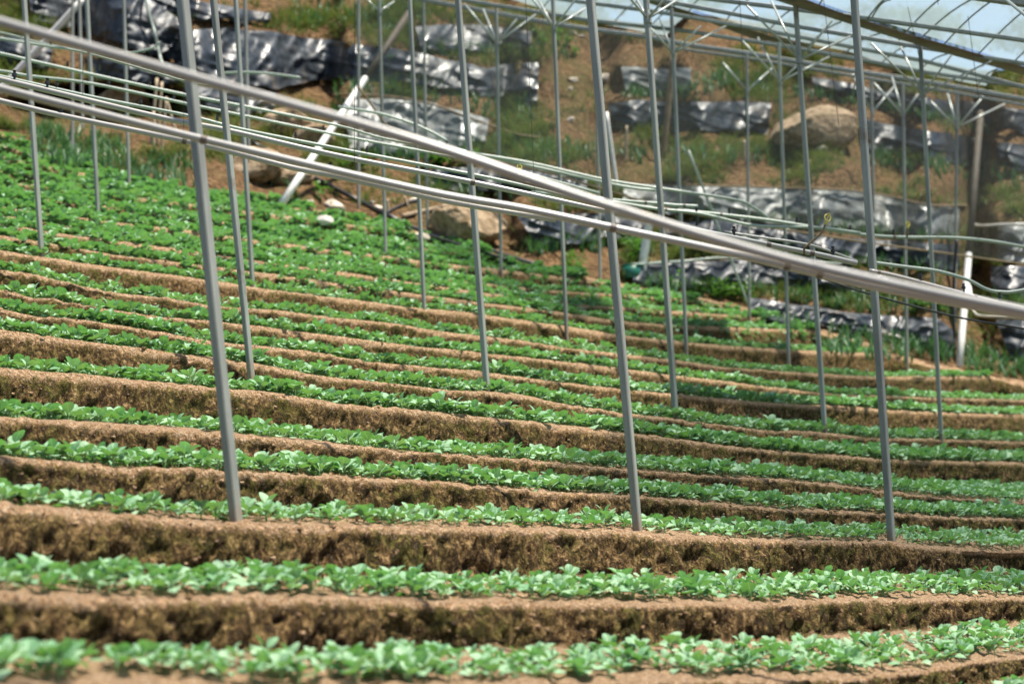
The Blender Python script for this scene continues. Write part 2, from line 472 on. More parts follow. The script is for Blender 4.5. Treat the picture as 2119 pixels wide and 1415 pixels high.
# ------------------------------------------------------------------ hillside behind the field
# black sheets: top edge, bottom edge (photo pixels), material, label
SH = [
 ([(1552,615),(1640,628),(1750,645),(1860,655),(1940,660),(1978,690)], [(1552,640),(1590,662),(1700,676),(1800,692),(1900,712),(1978,722)], 'b', 'lowest black plastic sheet, low over the leeks beside the end of the cabbage beds'),
 ([(1310,545),(1420,541),(1540,535),(1640,545),(1750,555),(1990,600)], [(1310,586),(1400,590),(1540,594),(1640,594),(1800,610),(1990,632)], 'b', 'long shiny black sheet with a white pipe along its top edge'),
 ([(1380,460),(1440,456),(1530,458),(1620,470),(1720,490),(1850,498),(1985,505)], [(1380,500),(1450,512),(1560,518),(1720,540),(1850,548),(1985,556)], 'b', 'deeply folded black sheet behind the bent sprinkler riser'),
 ([(1290,378),(1400,384),(1600,388),(1780,396),(1985,432)], [(1290,425),(1400,440),(1560,455),(1800,476),(1985,488)], 'g', 'pale dusty grey sheet seen through the curtain below the big boulder'),  # not dust: the pale grey is curtain haze painted into the film colour
 ([(1258,212),(1320,208),(1400,212),(1500,208),(1596,214)], [(1268,270),(1330,266),(1400,274),(1500,270),(1588,278)], 'b', 'black sheet hung left of the big boulder'),
 ([(1780,248),(1850,258),(1930,272),(2010,284),(2180,308)], [(1786,312),(1850,318),(1930,330),(2040,345),(2180,360)], 'b', 'shaded black sheet hung right of the big boulder'),
 ([(1285,138),(1350,142),(1430,140)], [(1295,188),(1350,190),(1430,186)], 'g', 'torn silvery sheet among leeks under the lower edge of the roof'),
 ([(1680,160),(1780,178),(1900,200),(2000,212),(2180,235)], [(1690,188),(1780,206),(1900,230),(2000,255),(2180,290)], 'b', 'dark sheet on the shaded bank under the roof struts'),
 ([(2032,466),(2080,465),(2200,470)], [(2036,528),(2080,538),(2200,545)], 'g', 'grey sheet at the right edge hanging behind the curtain bottom'),
 ([(2050,552),(2110,550),(2200,552)], [(2052,622),(2110,618),(2200,625)], 'b', 'flat black sheet at the right edge above the sagging pipe'),
 ([(2060,660),(2119,658),(2200,662)], [(2088,736),(2119,748),(2200,765)], 'b', 'pointed black sheet hanging at the right edge beside the beds'),
 ([(1068,440),(1150,441),(1250,441),(1335,452)], [(1112,512),(1160,506),(1250,492),(1335,500)], 'b', 'black sheet draped on the bank right of the tan boulder'),
 ([(880,352),(950,348),(1040,345),(1150,350),(1215,366)], [(884,385),(950,392),(1040,396),(1150,398),(1215,404)], 'b', 'black sheet just above the tan boulder'),
 ([(300,82),(360,70),(410,60),(470,58),(560,66),(700,86),(850,106),(950,128),(1010,140),(1060,134),(1114,130)], [(306,112),(360,125),(410,150),(470,172),(560,182),(700,164),(850,172),(950,186),(1010,196),(1060,205),(1112,222)], 'b', 'very long wavy black sheet across the upper bank'),
 ([(55,-30),(150,-30),(310,-2),(372,40)], [(70,46),(150,58),(310,112),(385,104)], 'b', 'big blue black sheet at the upper left behind the white pole'),
 ([(715,204),(800,206),(900,214),(1012,248)], [(722,300),(800,318),(900,316),(1005,290)], 'g', 'milky grey sheet in the middle of the bank with a pipe above it'),
 ([(400,178),(480,184),(572,196)], [(410,222),(480,236),(566,238)], 'b', 'loose dark sheet hanging below the long wavy one'),
 ([(-120,64),(40,78),(112,92)], [(-120,120),(40,140),(100,148)], 'b', 'small torn black sheet at the left edge behind the thin pipes'),
 ([(860,55),(960,50),(1040,58),(1100,66)], [(870,98),(960,100),(1040,104),(1096,108)], 'b', 'tattered dark sheet on the high bank among leaves'),
 ([(310,-20),(420,6),(560,26)], [(320,26),(420,44),(560,48)], 'b', 'narrow dark sheet at the top of the bank beside the bent pale pipe'),
 ([(190,120),(260,130),(400,128)], [(200,160),(260,172),(400,178)], 'b', 'dark sheet under the big upper left sheet over the hollow'),
]
NS = 150
ytop = smooth1(np.interp(X, [-1300, 900, 1000, 1060, 1140, 1212, 1337, 1440, 1520, 1650, 1760, 2041, 2119, 3400], [-420, -420, -80, -10, 12, 30, 52, 28, 40, 62, 92, 150, 140, 140]), 31)
sfr = np.linspace(0, 1, NS) ** 1.0
HY = edge_y[None, :] - sfr[:, None] * (edge_y - ytop)[None, :]
HX = np.broadcast_to(X[None, :], HY.shape)
Mk = np.zeros_like(HY)
for t, b, _, _ in SH:
    t = np.array(t, float); b = np.array(b, float)
    x0, x1 = t[0, 0] - 15, t[-1, 0] + 15
    yt = np.interp(X, t[:, 0], t[:, 1]); yb = np.interp(X, b[:, 0], b[:, 1])
    inside = (X > x0) & (X < x1)
    Mk = np.maximum(Mk, ((HY > yt - 3) & (HY < yb + 3) & inside[None, :]).astype(float))
pad = (edge_y[None, :] - HY)
Mk = np.maximum(Mk, .75 * ((np.sin(HY / 13 + .02 * HX + 2 * vnoise(np.stack([HX / 300, HY / 90, HX * 0], -1), 5)) > .3) & (Mk < .1)))
for a in range(Mk.shape[0]): Mk[a] = smooth1(Mk[a], 13)
KD = .043
rate = KD * (1 - .86 * Mk)
stepy = np.abs(np.diff(HY, axis=0))
dd = np.concatenate([np.zeros((1, len(X))), np.cumsum(.5 * (rate[1:] + rate[:-1]) * stepy, axis=0)])
d_edge = field_d(X, edge_y)
HD = d_edge[None, :] + dd
for a in range(NS): HD[a] = smooth1(HD[a], 9)
hp = P(HX, HY, HD)
hn = fbm(hp / 1.1, 3, 71) - .5; hn2 = fbm(hp / .35, 3, 77) - .5
fade = np.clip(np.arange(NS) / 5, 0, 1)[:, None]
hole = np.clip(1.6 - 1.6 * np.sqrt(((HX - 205) / 215) ** 2 + ((HY - 222) / 52) ** 2), 0, 1)   # the dark hollow under the bank at the left
HD2 = HD + fade * (.55 * hn + .22 * hn2) + 2.4 * np.clip(hole * 2.2, 0, 1)
HP = P(HX, HY, HD2)
# the back of the hill falls away behind its crest
back = [HP, HP[-1:] + np.array([0, 6, -1.0]), HP[-1:] + np.array([0, 60, -40.0])]
HP_ = np.concatenate(back)
tag(link('hillside', np_mesh('hillside', HP_.reshape(-1, 3), grid_faces(*HP_.shape[:2]), M_HILL, True)), kind='structure')


def hill_d(x, y):
    x = np.atleast_1d(np.asarray(x, float)); y = np.atleast_1d(np.asarray(y, float))
    ci = np.clip(np.searchsorted(X, x) - 1, 0, len(X) - 2); fx = (x - X[ci]) / (X[ci + 1] - X[ci])
    out = np.empty(len(x))
    e = edge_at(x); yt = np.interp(x, X, ytop)
    s = np.clip((e - y) / (e - yt), 0, 1) * (NS - 1); r = np.clip(np.floor(s).astype(int), 0, NS - 2); fr = s - r
    g = lambda a, b: HD2[a, b]
    out = (g(r, ci) * (1 - fx) + g(r, ci + 1) * fx) * (1 - fr) + (g(r + 1, ci) * (1 - fx) + g(r + 1, ci + 1) * fx) * fr
    return np.where(y > e, field_d(x, y), out)


def hill_p(x, y, off=0.0):
    d = hill_d(x, y) - off
    return P(np.atleast_1d(x), np.atleast_1d(y), d)


# sheets
for t, b, kind, lab in SH:
    t = np.array(t, float); b = np.array(b, float)
    n = max(10, int((t[-1, 0] - t[0, 0]) / 3)); u = np.linspace(0, 1, n)
    def para(p):
        s = np.concatenate([[0], np.cumsum(np.hypot(np.diff(p[:, 0]), np.diff(p[:, 1])))]); s /= s[-1]
        return np.interp(u, s, p[:, 0]), np.interp(u, s, p[:, 1])
    tx, ty = para(t); bx, by = para(b)
    sd = len(lab) + int(t[0, 0])
    ty = ty + 7 * (fbm(np.stack([tx / 40, tx * 0, tx * 0 + 3], -1), 2, sd) - .5); by = by + 16 * (fbm(np.stack([bx / 26, bx * 0, bx * 0], -1), 2, sd + 5) - .5)
    nv = 24; v = np.linspace(0, 1, nv)[:, None]
    gx = tx + (bx - tx) * v; gy = ty + (by - ty) * v
    gd = hill_d(gx.ravel(), gy.ravel()).reshape(gx.shape)
    dt = np.min(np.stack([smooth1(r_, 15) for r_ in gd]), axis=1, keepdims=True)
    gd = np.stack([smooth1(r_, 25) for r_ in gd])
    q = np.stack([gx / 34 + gy / 50, gy / 60 - gx / 140, gx * 0 + sd], -1)          # folds fall down the sheet
    w1 = 1 - np.abs(2 * fbm(q, 2, sd) - 1); w2 = 1 - np.abs(2 * fbm(np.stack([gx / 75, gy / 17 - gx / 70, gx * 0 + 9], -1), 2, sd + 3) - 1)
    bulge = np.sin(np.pi * v) * .10
    gd = gd - .16 - .20 * (w1 ** 2 - .3) - .11 * (w2 ** 2 - .3) - bulge
    Q = P(gx, gy, gd)
    c = Q.reshape(-1, 3).mean(0); c[2] = Q[-1, :, 2].min()
    o = link('plastic_sheet', np_mesh('plastic_sheet', Q.reshape(-1, 3) - c, grid_faces(nv, n), M_SHEET if kind == 'b' else M_SHEETG), None, c)
    tag(o, lab, 'plastic sheet', 'plastic sheets on the terraced bank')

# ------------------------------------------------------------------ seedlings
def leaf_arrays(L, Wd, az, el, h0, petl, droop, cup, nu, nvv, tw=0.0, wav=0.0):
    """one rounded leaf blade on a petiole; returns vertices, faces, |across|"""
    u = np.linspace(0, 1, nu); v = np.linspace(-1, 1, nvv)
    uu, vv = np.meshgrid(u, v, indexing='ij')
    wid = Wd * np.clip(np.sin(np.pi * np.clip(uu, .03, .985) ** .82), 0, 1) ** .62
    ang = el - droop * uu ** 1.3
    ds = L / (nu - 1)
    rr = np.concatenate([[0], np.cumsum(np.cos(ang[:-1, 0]) * ds)]); zz = np.concatenate([[0], np.cumsum(np.sin(ang[:-1, 0]) * ds)])
    r_ = petl * math.cos(el * .8 + .25) + rr[:, None] + 0 * vv; z_ = h0 + petl * math.sin(el * .8 + .25) + zz[:, None] + 0 * vv
    lift = cup * np.abs(vv) ** 1.6 * wid + wav * np.sin(uu * 9 + vv * 4) * wid
    side = vv * wid * (1 - .25 * abs(cup))
    x_ = r_ - lift * np.sin(ang); z_ = z_ + lift * np.cos(ang)
    z_ += tw * side
    ca, sa = math.cos(az), math.sin(az)
    V = np.stack([x_ * ca - side * sa, x_ * sa + side * ca, z_], -1).reshape(-1, 3)
    return V, grid_faces(nu, nvv), np.abs(vv).ravel()


def petiole(az, el, h0, petl, r=.0035):
    e = el * .8 + .25; ca, sa = math.cos(az), math.sin(az)
    a = np.array([0, 0, 0.0]); b = np.array([0, 0, h0]); c = np.array([petl * math.cos(e) * ca, petl * math.cos(e) * sa, h0 + petl * math.sin(e)])
    ring = np.array([(1, 0, 0), (-.5, .87, 0), (-.5, -.87, 0)])
    V = np.concatenate([a + ring * r * 1.2, b + ring * r * 1.1, c + ring * r * .7])
    Fc = [[k + 3 * j, (k + 1) % 3 + 3 * j, (k + 1) % 3 + 3 * j + 3, k + 3 * j + 3] for j in (0, 1) for k in range(3)]
    return V, np.array(Fc)


def seedling(seed, nu, nv):
    r = random.Random(seed); LV, LF, LE, SV, SF = [], [], [], [], []; nl = ns = 0
    n = r.choice([6, 6, 7, 8]); a0 = r.uniform(0, 6.28)
    for k in range(n):
        az = a0 + k * 2.4 + r.uniform(-.3, .3); age = k / (n - 1)      # 0 oldest and lowest
        el = math.radians(20 + 46 * age + r.uniform(-12, 14))
        L = (.070 - .022 * age * age) * r.uniform(.82, 1.15); Wd = L * r.uniform(.42, .52)
        pl = (.036 - .014 * age) * r.uniform(.8, 1.2); h0 = .014 + .028 * age
        droop = math.radians(r.uniform(35, 85) * (1 - .35 * age)); cup = r.uniform(-.1, .38)
        V, Fc, e = leaf_arrays(L, Wd, az, el, h0, pl, droop, cup, nu, nv, r.uniform(-.3, .3), r.uniform(.0, .09))
        LV.append(V); LF.append(Fc + nl); LE.append(e); nl += len(V)
        V, Fc = petiole(az, el, h0, pl); SV.append(V); SF.append(Fc + ns); ns += len(V)
    return np.concatenate(LV), np.concatenate(LF), np.concatenate(LE), np.concatenate(SV), np.concatenate(SF)


VAR_HI = [seedling(100 + k, 8, 5) for k in range(9)]
VAR_LO = [seedling(100 + k, 5, 3) for k in range(9)]
plants = []                                            # x, y, z, scale, terrace, size on screen
for ti, (prev, base) in enumerate(treadinfo):
    wid = np.linalg.norm(base - prev, axis=1)
    seg = np.linalg.norm(np.diff((prev + base) / 2, axis=0), axis=1)
    s = np.concatenate([[0], np.cumsum(seg)])
    med = np.median(wid[60:550])
    nrow = int(np.clip(round(med / (.185 if ti < 4 else .125 if ti < 11 else .105)), 2, 9))
    for rw in range(nrow + (6 if ti >= 15 else 2 if ti >= 13 else 1 if ti >= 11 else 0)):
        q = np.arange(0, s[-1], .106 if ti < 4 else .088) + rng.uniform(0, .11)
        q = q + rng.normal(0, .022, len(q)); q = np.clip(q, 0, s[-1])
        xi = np.interp(q, s, np.arange(len(s))); i0 = np.clip(xi.astype(int), 0, len(s) - 2); f = xi - i0
        xp = X[i0] * (1 - f) + X[i0 + 1] * f
        thin = vnoise(np.stack([q / .33, q * 0 + rw * 3.7, q * 0 + ti * 5.1], -1), 400) * .6 + .4 * rng.random(len(q))
        for j in range(len(q)):
            if xp[j] < -620 or xp[j] > 2900 or rng.random() < .05 or thin[j] < .30: continue
            a = prev[i0[j]] * (1 - f[j]) + prev[i0[j] + 1] * f[j]; b = base[i0[j]] * (1 - f[j]) + base[i0[j] + 1] * f[j]
            wd = np.linalg.norm(b - a)
            if ti < 12 and (wd < .10 or wd < (rw + .2) * .10): continue
            if wd < .05: continue
            lo = min(.10, .2 * wd) if ti > 3 else min(.13, .25 * wd)
            t = (lo + (rw + .5) / nrow * (wd - lo - .06) * (.68 if ti < 3 else 1)) / wd + rng.normal(0, .018)
            t = min(max(t, .03), .96); p = a + (b - a) * t
            if rw >= nrow:                                 # the gentle upper banks are planted too
                lp = lipP[ti + 1][i0[j]]; p = b + (lp - b) * rng.uniform(.1, .9)
            sc_ = rng.uniform(.62, 1.22) * (.86 if ti < 4 else .96 if ti < 6 else 1.12 if ti < 12 else 1.3 if ti < 15 else 1.5)
            if rng.random() < .08: sc_ *= 1.25
            plants.append((p[0], p[1], p[2], sc_, ti, xp[j]))
PL = np.array(plants)
rel = PL[:, :3] - CAM
dep = rel @ fw
py = CY - F * (rel @ UP) / dep; px = CX + F * (rel @ RT) / dep
# the 300 that show largest
vis = (px > -15) & (px < 2134) & (py < 1440)
order = np.argsort(np.where(vis, dep / PL[:, 3], 1e9))
top = set(order[:300].tolist())
print('seedlings', len(PL), 'terraces of the nearest', sorted(set(PL[list(top), 4].astype(int))))
LEAFME = [np_mesh('seedling_leaves', v[0], v[1], M_LEAF, True, {'vein': v[2], 'tint': np.full(len(v[0]), .1)}) for v in VAR_HI]
STEMME = [np_mesh('seedling_stem', v[3], v[4], M_STEM, True, {'tint': np.full(len(v[3]), .3)}) for v in VAR_HI]
TNAME = {0: 'on the lowest terrace along the bottom edge', 1: 'on the second terrace above the first mossy bank', 2: 'on the third terrace, level with the nearest post foot',
         3: 'on the fourth terrace, behind the nearest post foot', 4: 'on the fifth terrace left of the nearest post', 5: 'on the sixth terrace near the nearest post', 6: 'on the seventh terrace at the left'}
for n_, i in enumerate(order[:300]):
    p = PL[i]; k = int(rng.integers(0, 9)); ti = int(p[4])
    o = link('cabbage_seedling', LEAFME[k], None, p[:3] - np.array([0, 0, .008]))
    o.rotation_euler = (rng.uniform(-.12, .12), rng.uniform(-.12, .12), rng.uniform(0, 6.28)); o.scale = (p[3],) * 3
    tag(o, 'young cabbage seedling ' + TNAME.get(ti, 'further up'), 'seedling', 'cabbage seedlings ' + TNAME.get(ti, 'further up').split(',')[0])
    s_ = link('stem', STEMME[k], o)
VV, FF, TT, EE, MI = [], [], [], [], []; off = 0
rest = np.array([i for i in range(len(PL)) if i not in top])
for k in range(9):
    idx = rest[k::9]; p = PL[idx]; m = len(idx)
    az = rng.uniform(0, 6.28, m); ca, sa = np.cos(az), np.sin(az); tint = rng.random(m)
    tx_, ty_ = rng.normal(0, .12, m), rng.normal(0, .12, m)
    for (V, Fc, e, mi) in ((VAR_LO[k][0], VAR_LO[k][1], VAR_LO[k][2], 0), (VAR_LO[k][3], VAR_LO[k][4], None, 1)):
        x_ = V[None, :, 0] * ca[:, None] - V[None, :, 1] * sa[:, None]; y_ = V[None, :, 0] * sa[:, None] + V[None, :, 1] * ca[:, None]; z_ = V[None, :, 2] + 0 * x_
        x_, z_ = x_ + z_ * tx_[:, None], z_ - x_ * tx_[:, None]; y_, z_ = y_ + z_ * ty_[:, None], z_ - y_ * ty_[:, None]
        Q = np.stack([x_, y_, z_], -1) * p[:, None, 3:4] + p[:, None, :3] - np.array([0, 0, .008])
        VV.append(Q.reshape(-1, 3)); FF.append((Fc[None] + (off + np.arange(m) * len(V))[:, None, None]).reshape(-1, 4))
        TT.append(np.repeat(tint, len(V))); EE.append(np.tile(e if e is not None else np.ones(len(V)), m)); MI.append(np.full(m * len(Fc), mi)); off += m * len(V)
me = np_mesh('cabbage_seedlings', np.concatenate(VV), np.concatenate(FF), [M_LEAF, M_STEM], True, {'tint': np.concatenate(TT), 'vein': np.concatenate(EE)}, np.concatenate(MI))
tag(link('cabbage_seedlings', me), 'dense rows of small green cabbage seedlings covering the upper terraces', 'seedlings', kind='stuff')

# crumbs and clods of soil lying on the beds and at the feet of the banks
def clod(seed):
    r = random.Random(seed); V = np.array([(-1, -1, -1), (1, -1, -1), (1, 1, -1), (-1, 1, -1), (-1, -1, 1), (1, -1, 1), (1, 1, 1), (-1, 1, 1)], float)
    V *= np.array([[r.uniform(.45, 1) for _ in range(3)] for _ in range(8)])
    return V, np.array([(0, 3, 2, 1), (4, 5, 6, 7), (0, 1, 5, 4), (1, 2, 6, 5), (2, 3, 7, 6), (3, 0, 4, 7)])


cp = []
for r_ in range(2, G.shape[0] - 1):
    k = 10 if RA[r_, 400] > .05 else 16
    if r_ > 12 * (NT_ + NR_): continue
    ci = rng.integers(40, 640, k); f = rng.random(k)[:, None]
    cp.append(G[r_, ci] * (1 - f) + G[r_ + 1, ci + 1] * f)
cp = np.concatenate(cp)
V_, F_ = [], []; o_ = 0
for k in range(6):
    V, Fc = clod(900 + k); p = cp[k::6]; m_ = len(p); az = rng.uniform(0, 6.28, m_); ca, sa = np.cos(az)[:, None], np.sin(az)[:, None]
    s_ = (.004 + .013 * rng.random(m_) ** 3)[:, None]
    Q = np.stack([(V[None, :, 0] * ca - V[None, :, 1] * sa) * s_, (V[None, :, 0] * sa + V[None, :, 1] * ca) * s_, V[None, :, 2] * s_ * .8], -1) + p[:, None]
    V_.append(Q.reshape(-1, 3)); F_.append((Fc[None] + (o_ + np.arange(m_) * 8)[:, None, None]).reshape(-1, 4)); o_ += m_ * 8
tag(link('soil_crumbs', np_mesh('soil_crumbs', np.concatenate(V_), np.concatenate(F_), M_SOIL, False, {'riser': np.repeat(.25, o_)})), 'crumbs and small clods of dry soil strewn over the beds and banks', 'soil', kind='stuff')

# ------------------------------------------------------------------ leeks, grass, weeds on the bank
def in_poly(pts, n):
    p = np.array(pts, float); x0, y0 = p.min(0); x1, y1 = p.max(0); out = []
    while len(out) < n:
        x, y = rng.uniform(x0, x1), rng.uniform(y0, y1); c = False
        for (ax, ay), (bx, by) in zip(p, np.roll(p, 1, 0)):
            if (ay > y) != (by > y) and x < (bx - ax) * (y - ay) / (by - ay) + ax: c = not c
        if c: out.append((x, y))
    return np.array(out)


def blades(seed, n, hgt, wid, spread, seg=4):
    r = random.Random(seed); V, Fc = [], []
    for k in range(n):
        az = r.uniform(0, 6.28); h = hgt * r.uniform(.55, 1.1); lean = r.uniform(.05, spread); curl = r.uniform(.1, .9); o = len(V)
        ca, sa = math.cos(az), math.sin(az); wa = az + math.pi / 2 + r.uniform(-.5, .5)
        for j in range(seg + 1):
            t = j / seg; rr = h * (lean * t + curl * lean * 1.6 * t * t); z = h * (t - .30 * curl * t ** 3); w = wid * (1 - t ** 1.6) * .5 + .0008
            for sgn in (-1, 1):
                V.append((rr * ca + sgn * w * math.cos(wa), rr * sa + sgn * w * math.sin(wa), z))
        for j in range(seg): Fc.append((o + 2 * j, o + 2 * j + 1, o + 2 * j + 3, o + 2 * j + 2))
    return np.array(V), np.array(Fc)


LEEKREG = [  # polygon, count, place in words
 ([(1340,600),(1560,612),(1560,560),(1340,570)], 46, 'in front of the long shiny sheet with the white pipe on top'),
 ([(1570,640),(1980,668),(1985,612),(1570,600)], 70, 'between the long shiny sheet and the lowest sheet'),
 ([(1700,735),(1900,752),(1975,755),(1975,700),(1740,690)], 75, 'in the dark strip under the lowest black sheet'),
 ([(1985,765),(2119,790),(2119,735),(2000,720)], 40, 'in the dark corner right of the thick pale leaning pipe'),
 ([(1400,520),(1985,565),(1985,540),(1400,500)], 62, 'at the foot of the deeply folded black sheet'),
 ([(60,330),(240,370),(250,300),(60,262)], 95, 'in the shade beyond the upper left of the beds'),
 ([(240,372),(400,398),(420,330),(250,325)], 45, 'by the posts above the upper left of the beds'),
 ([(1075,505),(1250,530),(1260,500),(1100,500)], 26, 'below the black sheet right of the tan boulder'),
 ([(1330,580),(1345,575),(1345,500),(1325,510)], 6, 'by the thick pale pipe left of the long shiny sheet'),
 ([(2052,640),(2119,645),(2119,605),(2052,605)], 14, 'below the flat black sheet at the right edge'),
 ([(1290,195),(1600,205),(1600,150),(1290,160)], 85, 'on the bank above the black sheet left of the boulder'),
 ([(1250,340),(1650,352),(1650,325),(1250,300)], 50, 'on the brown bed below the big boulder'),
 ([(1400,470),(1980,492),(1980,450),(1400,430)], 70, 'in front of the pale hazed grey sheet'),
 ([(1000,335),(1270,345),(1270,300),(980,290)], 60, 'on the brown bank left of the white stake'),
 ([(690,250),(1110,262),(1110,215),(690,175)], 100, 'below the long wavy sheet'),
 ([(880,110),(1180,125),(1180,80),(880,70)], 60, 'by the tattered dark sheet on the high bank'),
 ([(600,60),(880,75),(880,20),(600,5)], 70, 'on the top bank left of the trusses'),
 ([(1640,205),(2050,260),(2050,225),(1640,180)], 80, 'in the deep shade behind the roof struts'),
 ([(1800,345),(2119,400),(2119,350),(1800,320)], 60, 'below the shaded sheet right of the boulder'),
 ([(530,380),(600,395),(600,350),(540,345)], 10, 'among the rocks left of the white leaning pole'),
 ([(1090,480),(1330,508),(1330,480),(1100,470)], 24, 'against the sheet right of the tan boulder'),
 ([(880,405),(1060,415),(1060,392),(880,388)], 20, 'between the tan boulder and the sheet above it'),
]
LK = []
for ri_, (poly, n, words) in enumerate(LEEKREG):
    xy = in_poly(poly, int(n * 1.5))
    for t, b, _, _ in SH:                               # leeks root at the foot of a sheet, not under it
        t = np.array(t, float); b = np.array(b, float); yb_ = np.interp(xy[:, 0], b[:, 0], b[:, 1])
        on = (xy[:, 0] > t[0, 0] - 5) & (xy[:, 0] < t[-1, 0] + 5) & (xy[:, 1] > np.interp(xy[:, 0], t[:, 0], t[:, 1]) + 4) & (xy[:, 1] < yb_ + 6)
        xy[:, 1] = np.where(on, yb_ + rng.uniform(6, 18, len(xy)), xy[:, 1])
    q = hill_p(xy[:, 0], xy[:, 1])
    for a, b in zip(q, xy): LK.append((*a, ri_, b[0], b[1]))
LK = np.array(LK); ldep = (LK[:, :3] - CAM) @ fw
shade_dep = ldep + np.where((LK[:, 4] < 0) | (LK[:, 4] > 2119), 50, 0)
lorder = np.argsort(shade_dep)
LVAR = [blades(300 + k, random.Random(k).choice([6, 7, 8]), .44, .030, .42) for k in range(6)]
LME = [np_mesh('leek_blades', v[0], v[1], M_LEEK, True, {'tint': np.full(len(v[0]), .1)}) for v in LVAR]
for i in lorder[:300]:
    o = link('leek_plant', LME[int(rng.integers(0, 6))], None, LK[i, :3] - np.array([0, 0, .02]))
    o.rotation_euler = (rng.normal(0, .08), rng.normal(0, .08), rng.uniform(0, 6.28)); o.scale = (rng.uniform(.75, 1.15),) * 3
    w_ = LEEKREG[int(LK[i, 3])][2]
    tag(o, 'green leek plant ' + w_, 'leek', 'leeks ' + w_)


def scatter(name, mat, pts, variants, smin, smax, label, cat, sink=.02):
    V_, F_, T_ = [], [], []; o_ = 0
    for k, (V, Fc) in enumerate(variants):
        p = pts[k::len(variants)]; m = len(p)
        if not m: continue
        az = rng.uniform(0, 6.28, m); ca, sa = np.cos(az)[:, None], np.sin(az)[:, None]; s = rng.uniform(smin, smax, m)[:, None]
        Q = np.stack([(V[None, :, 0] * ca - V[None, :, 1] * sa) * s, (V[None, :, 0] * sa + V[None, :, 1] * ca) * s, V[None, :, 2] * s - sink], -1) + p[:, None, :3]
        V_.append(Q.reshape(-1, 3)); F_.append((Fc[None] + (o_ + np.arange(m) * len(V))[:, None, None]).reshape(-1, 4)); T_.append(np.repeat(rng.random(m), len(V))); o_ += m * len(V)
    o = link(name, np_mesh(name, np.concatenate(V_), np.concatenate(F_), mat, True, {'tint': np.concatenate(T_)}))
    return tag(o, label, cat, kind='stuff')


scatter('leek_rows', M_LEEK, LK[lorder[300:], :3], LVAR, .75, 1.15, 'blurred rows of leeks growing on the farther terraces of the bank', 'leeks')
# grass: patches by noise over the whole bank
gx, gy = rng.uniform(-250, 2350, 60000), rng.uniform(-120, 700, 60000)
ok = gy < edge_at(gx) - 4
gx, gy = gx[ok], gy[ok]
dens = fbm(np.stack([gx / 120, gy / 45, gx * 0], -1), 3, 200)
ok = (dens > rng.uniform(.48, .62, len(gx))) & ~((gx > 560) & (gx < 1240) & (edge_at(gx) - gy < 75) & (rng.random(len(gx)) < .9)); gx, gy = gx[ok], gy[ok]
onsheet = np.zeros(len(gx), bool)
for t, b, _, _ in SH:
    t = np.array(t, float); b = np.array(b, float)
    onsheet |= (gx > t[0, 0]) & (gx < t[-1, 0]) & (gy > np.interp(gx, t[:, 0], t[:, 1])) & (gy < np.interp(gx, b[:, 0], b[:, 1]))
gq = hill_p(gx, gy)[~onsheet]
scatter('grass', M_GRASS, gq, [blades(400 + k, 9, .26, .018, .9, 3) for k in range(5)], .5, 1.3, 'rough grass and weeds growing in patches over the brown bank', 'grass')


def weed(seed):
    r = random.Random(seed); V, Fc = [], []; n = 0
    for k in range(26):
        v, f, e = leaf_arrays(r.uniform(.06, .12), r.uniform(.025, .05), r.uniform(0, 6.28), r.uniform(-.1, 1.1), r.uniform(.02, .28), r.uniform(.02, .14), r.uniform(.5, 1.3), r.uniform(-.1, .3), 4, 3)
        V.append(v); Fc.append(f + n); n += len(v)
        V.append(np.array([[0, 0, 0], [.004, 0, 0], v[1] + [0, 0, .003], v[1]])); Fc.append(np.array([[0, 1, 2, 3]]) + n); n += 4
    return np.concatenate(V), np.concatenate(Fc)


WV = [weed(500 + k) for k in range(4)]
WME = [np_mesh('weed_leaves', v[0], v[1], M_WEED, True, {'tint': np.full(len(v[0]), .2)}) for v in WV]
WEEDS = [((870,335),(985,350),16,'above the black sheet by the tan boulder'), ((1285,520),(1330,585),12,'beside the green bucket'), ((690,340),(760,355),6,'above the black hose'), ((1370,612),(1560,632),20,'along the back of the upper beds'),
         ((1050,60),(1190,120),12,'on the bare brown bank under the trusses'), ((800,140),(830,150),2,'by the long wavy sheet'), ((600,410),(680,425),3,'by the foot of the white leaning pole'), ((1800,640),(1960,665),10,'above the lowest black sheet'), ((1100,540),(1240,565),5,'at the end of the black hose')]
for (a, b, n, words) in WEEDS:
    for k in range(n):
        x, y = rng.uniform(a[0], b[0]), rng.uniform(a[1], b[1])
        y = min(y, float(edge_at(x)) - 3)
        o = link('weed_plant', WME[int(rng.integers(0, 4))], None, hill_p(x, y)[0] - np.array([0, 0, .02]))
        o.rotation_euler = (0, 0, rng.uniform(0, 6.28)); o.scale = (rng.uniform(.6, 1.15),) * 3
        tag(o, 'bushy bright green weed ' + words, 'weed', 'weeds ' + words)

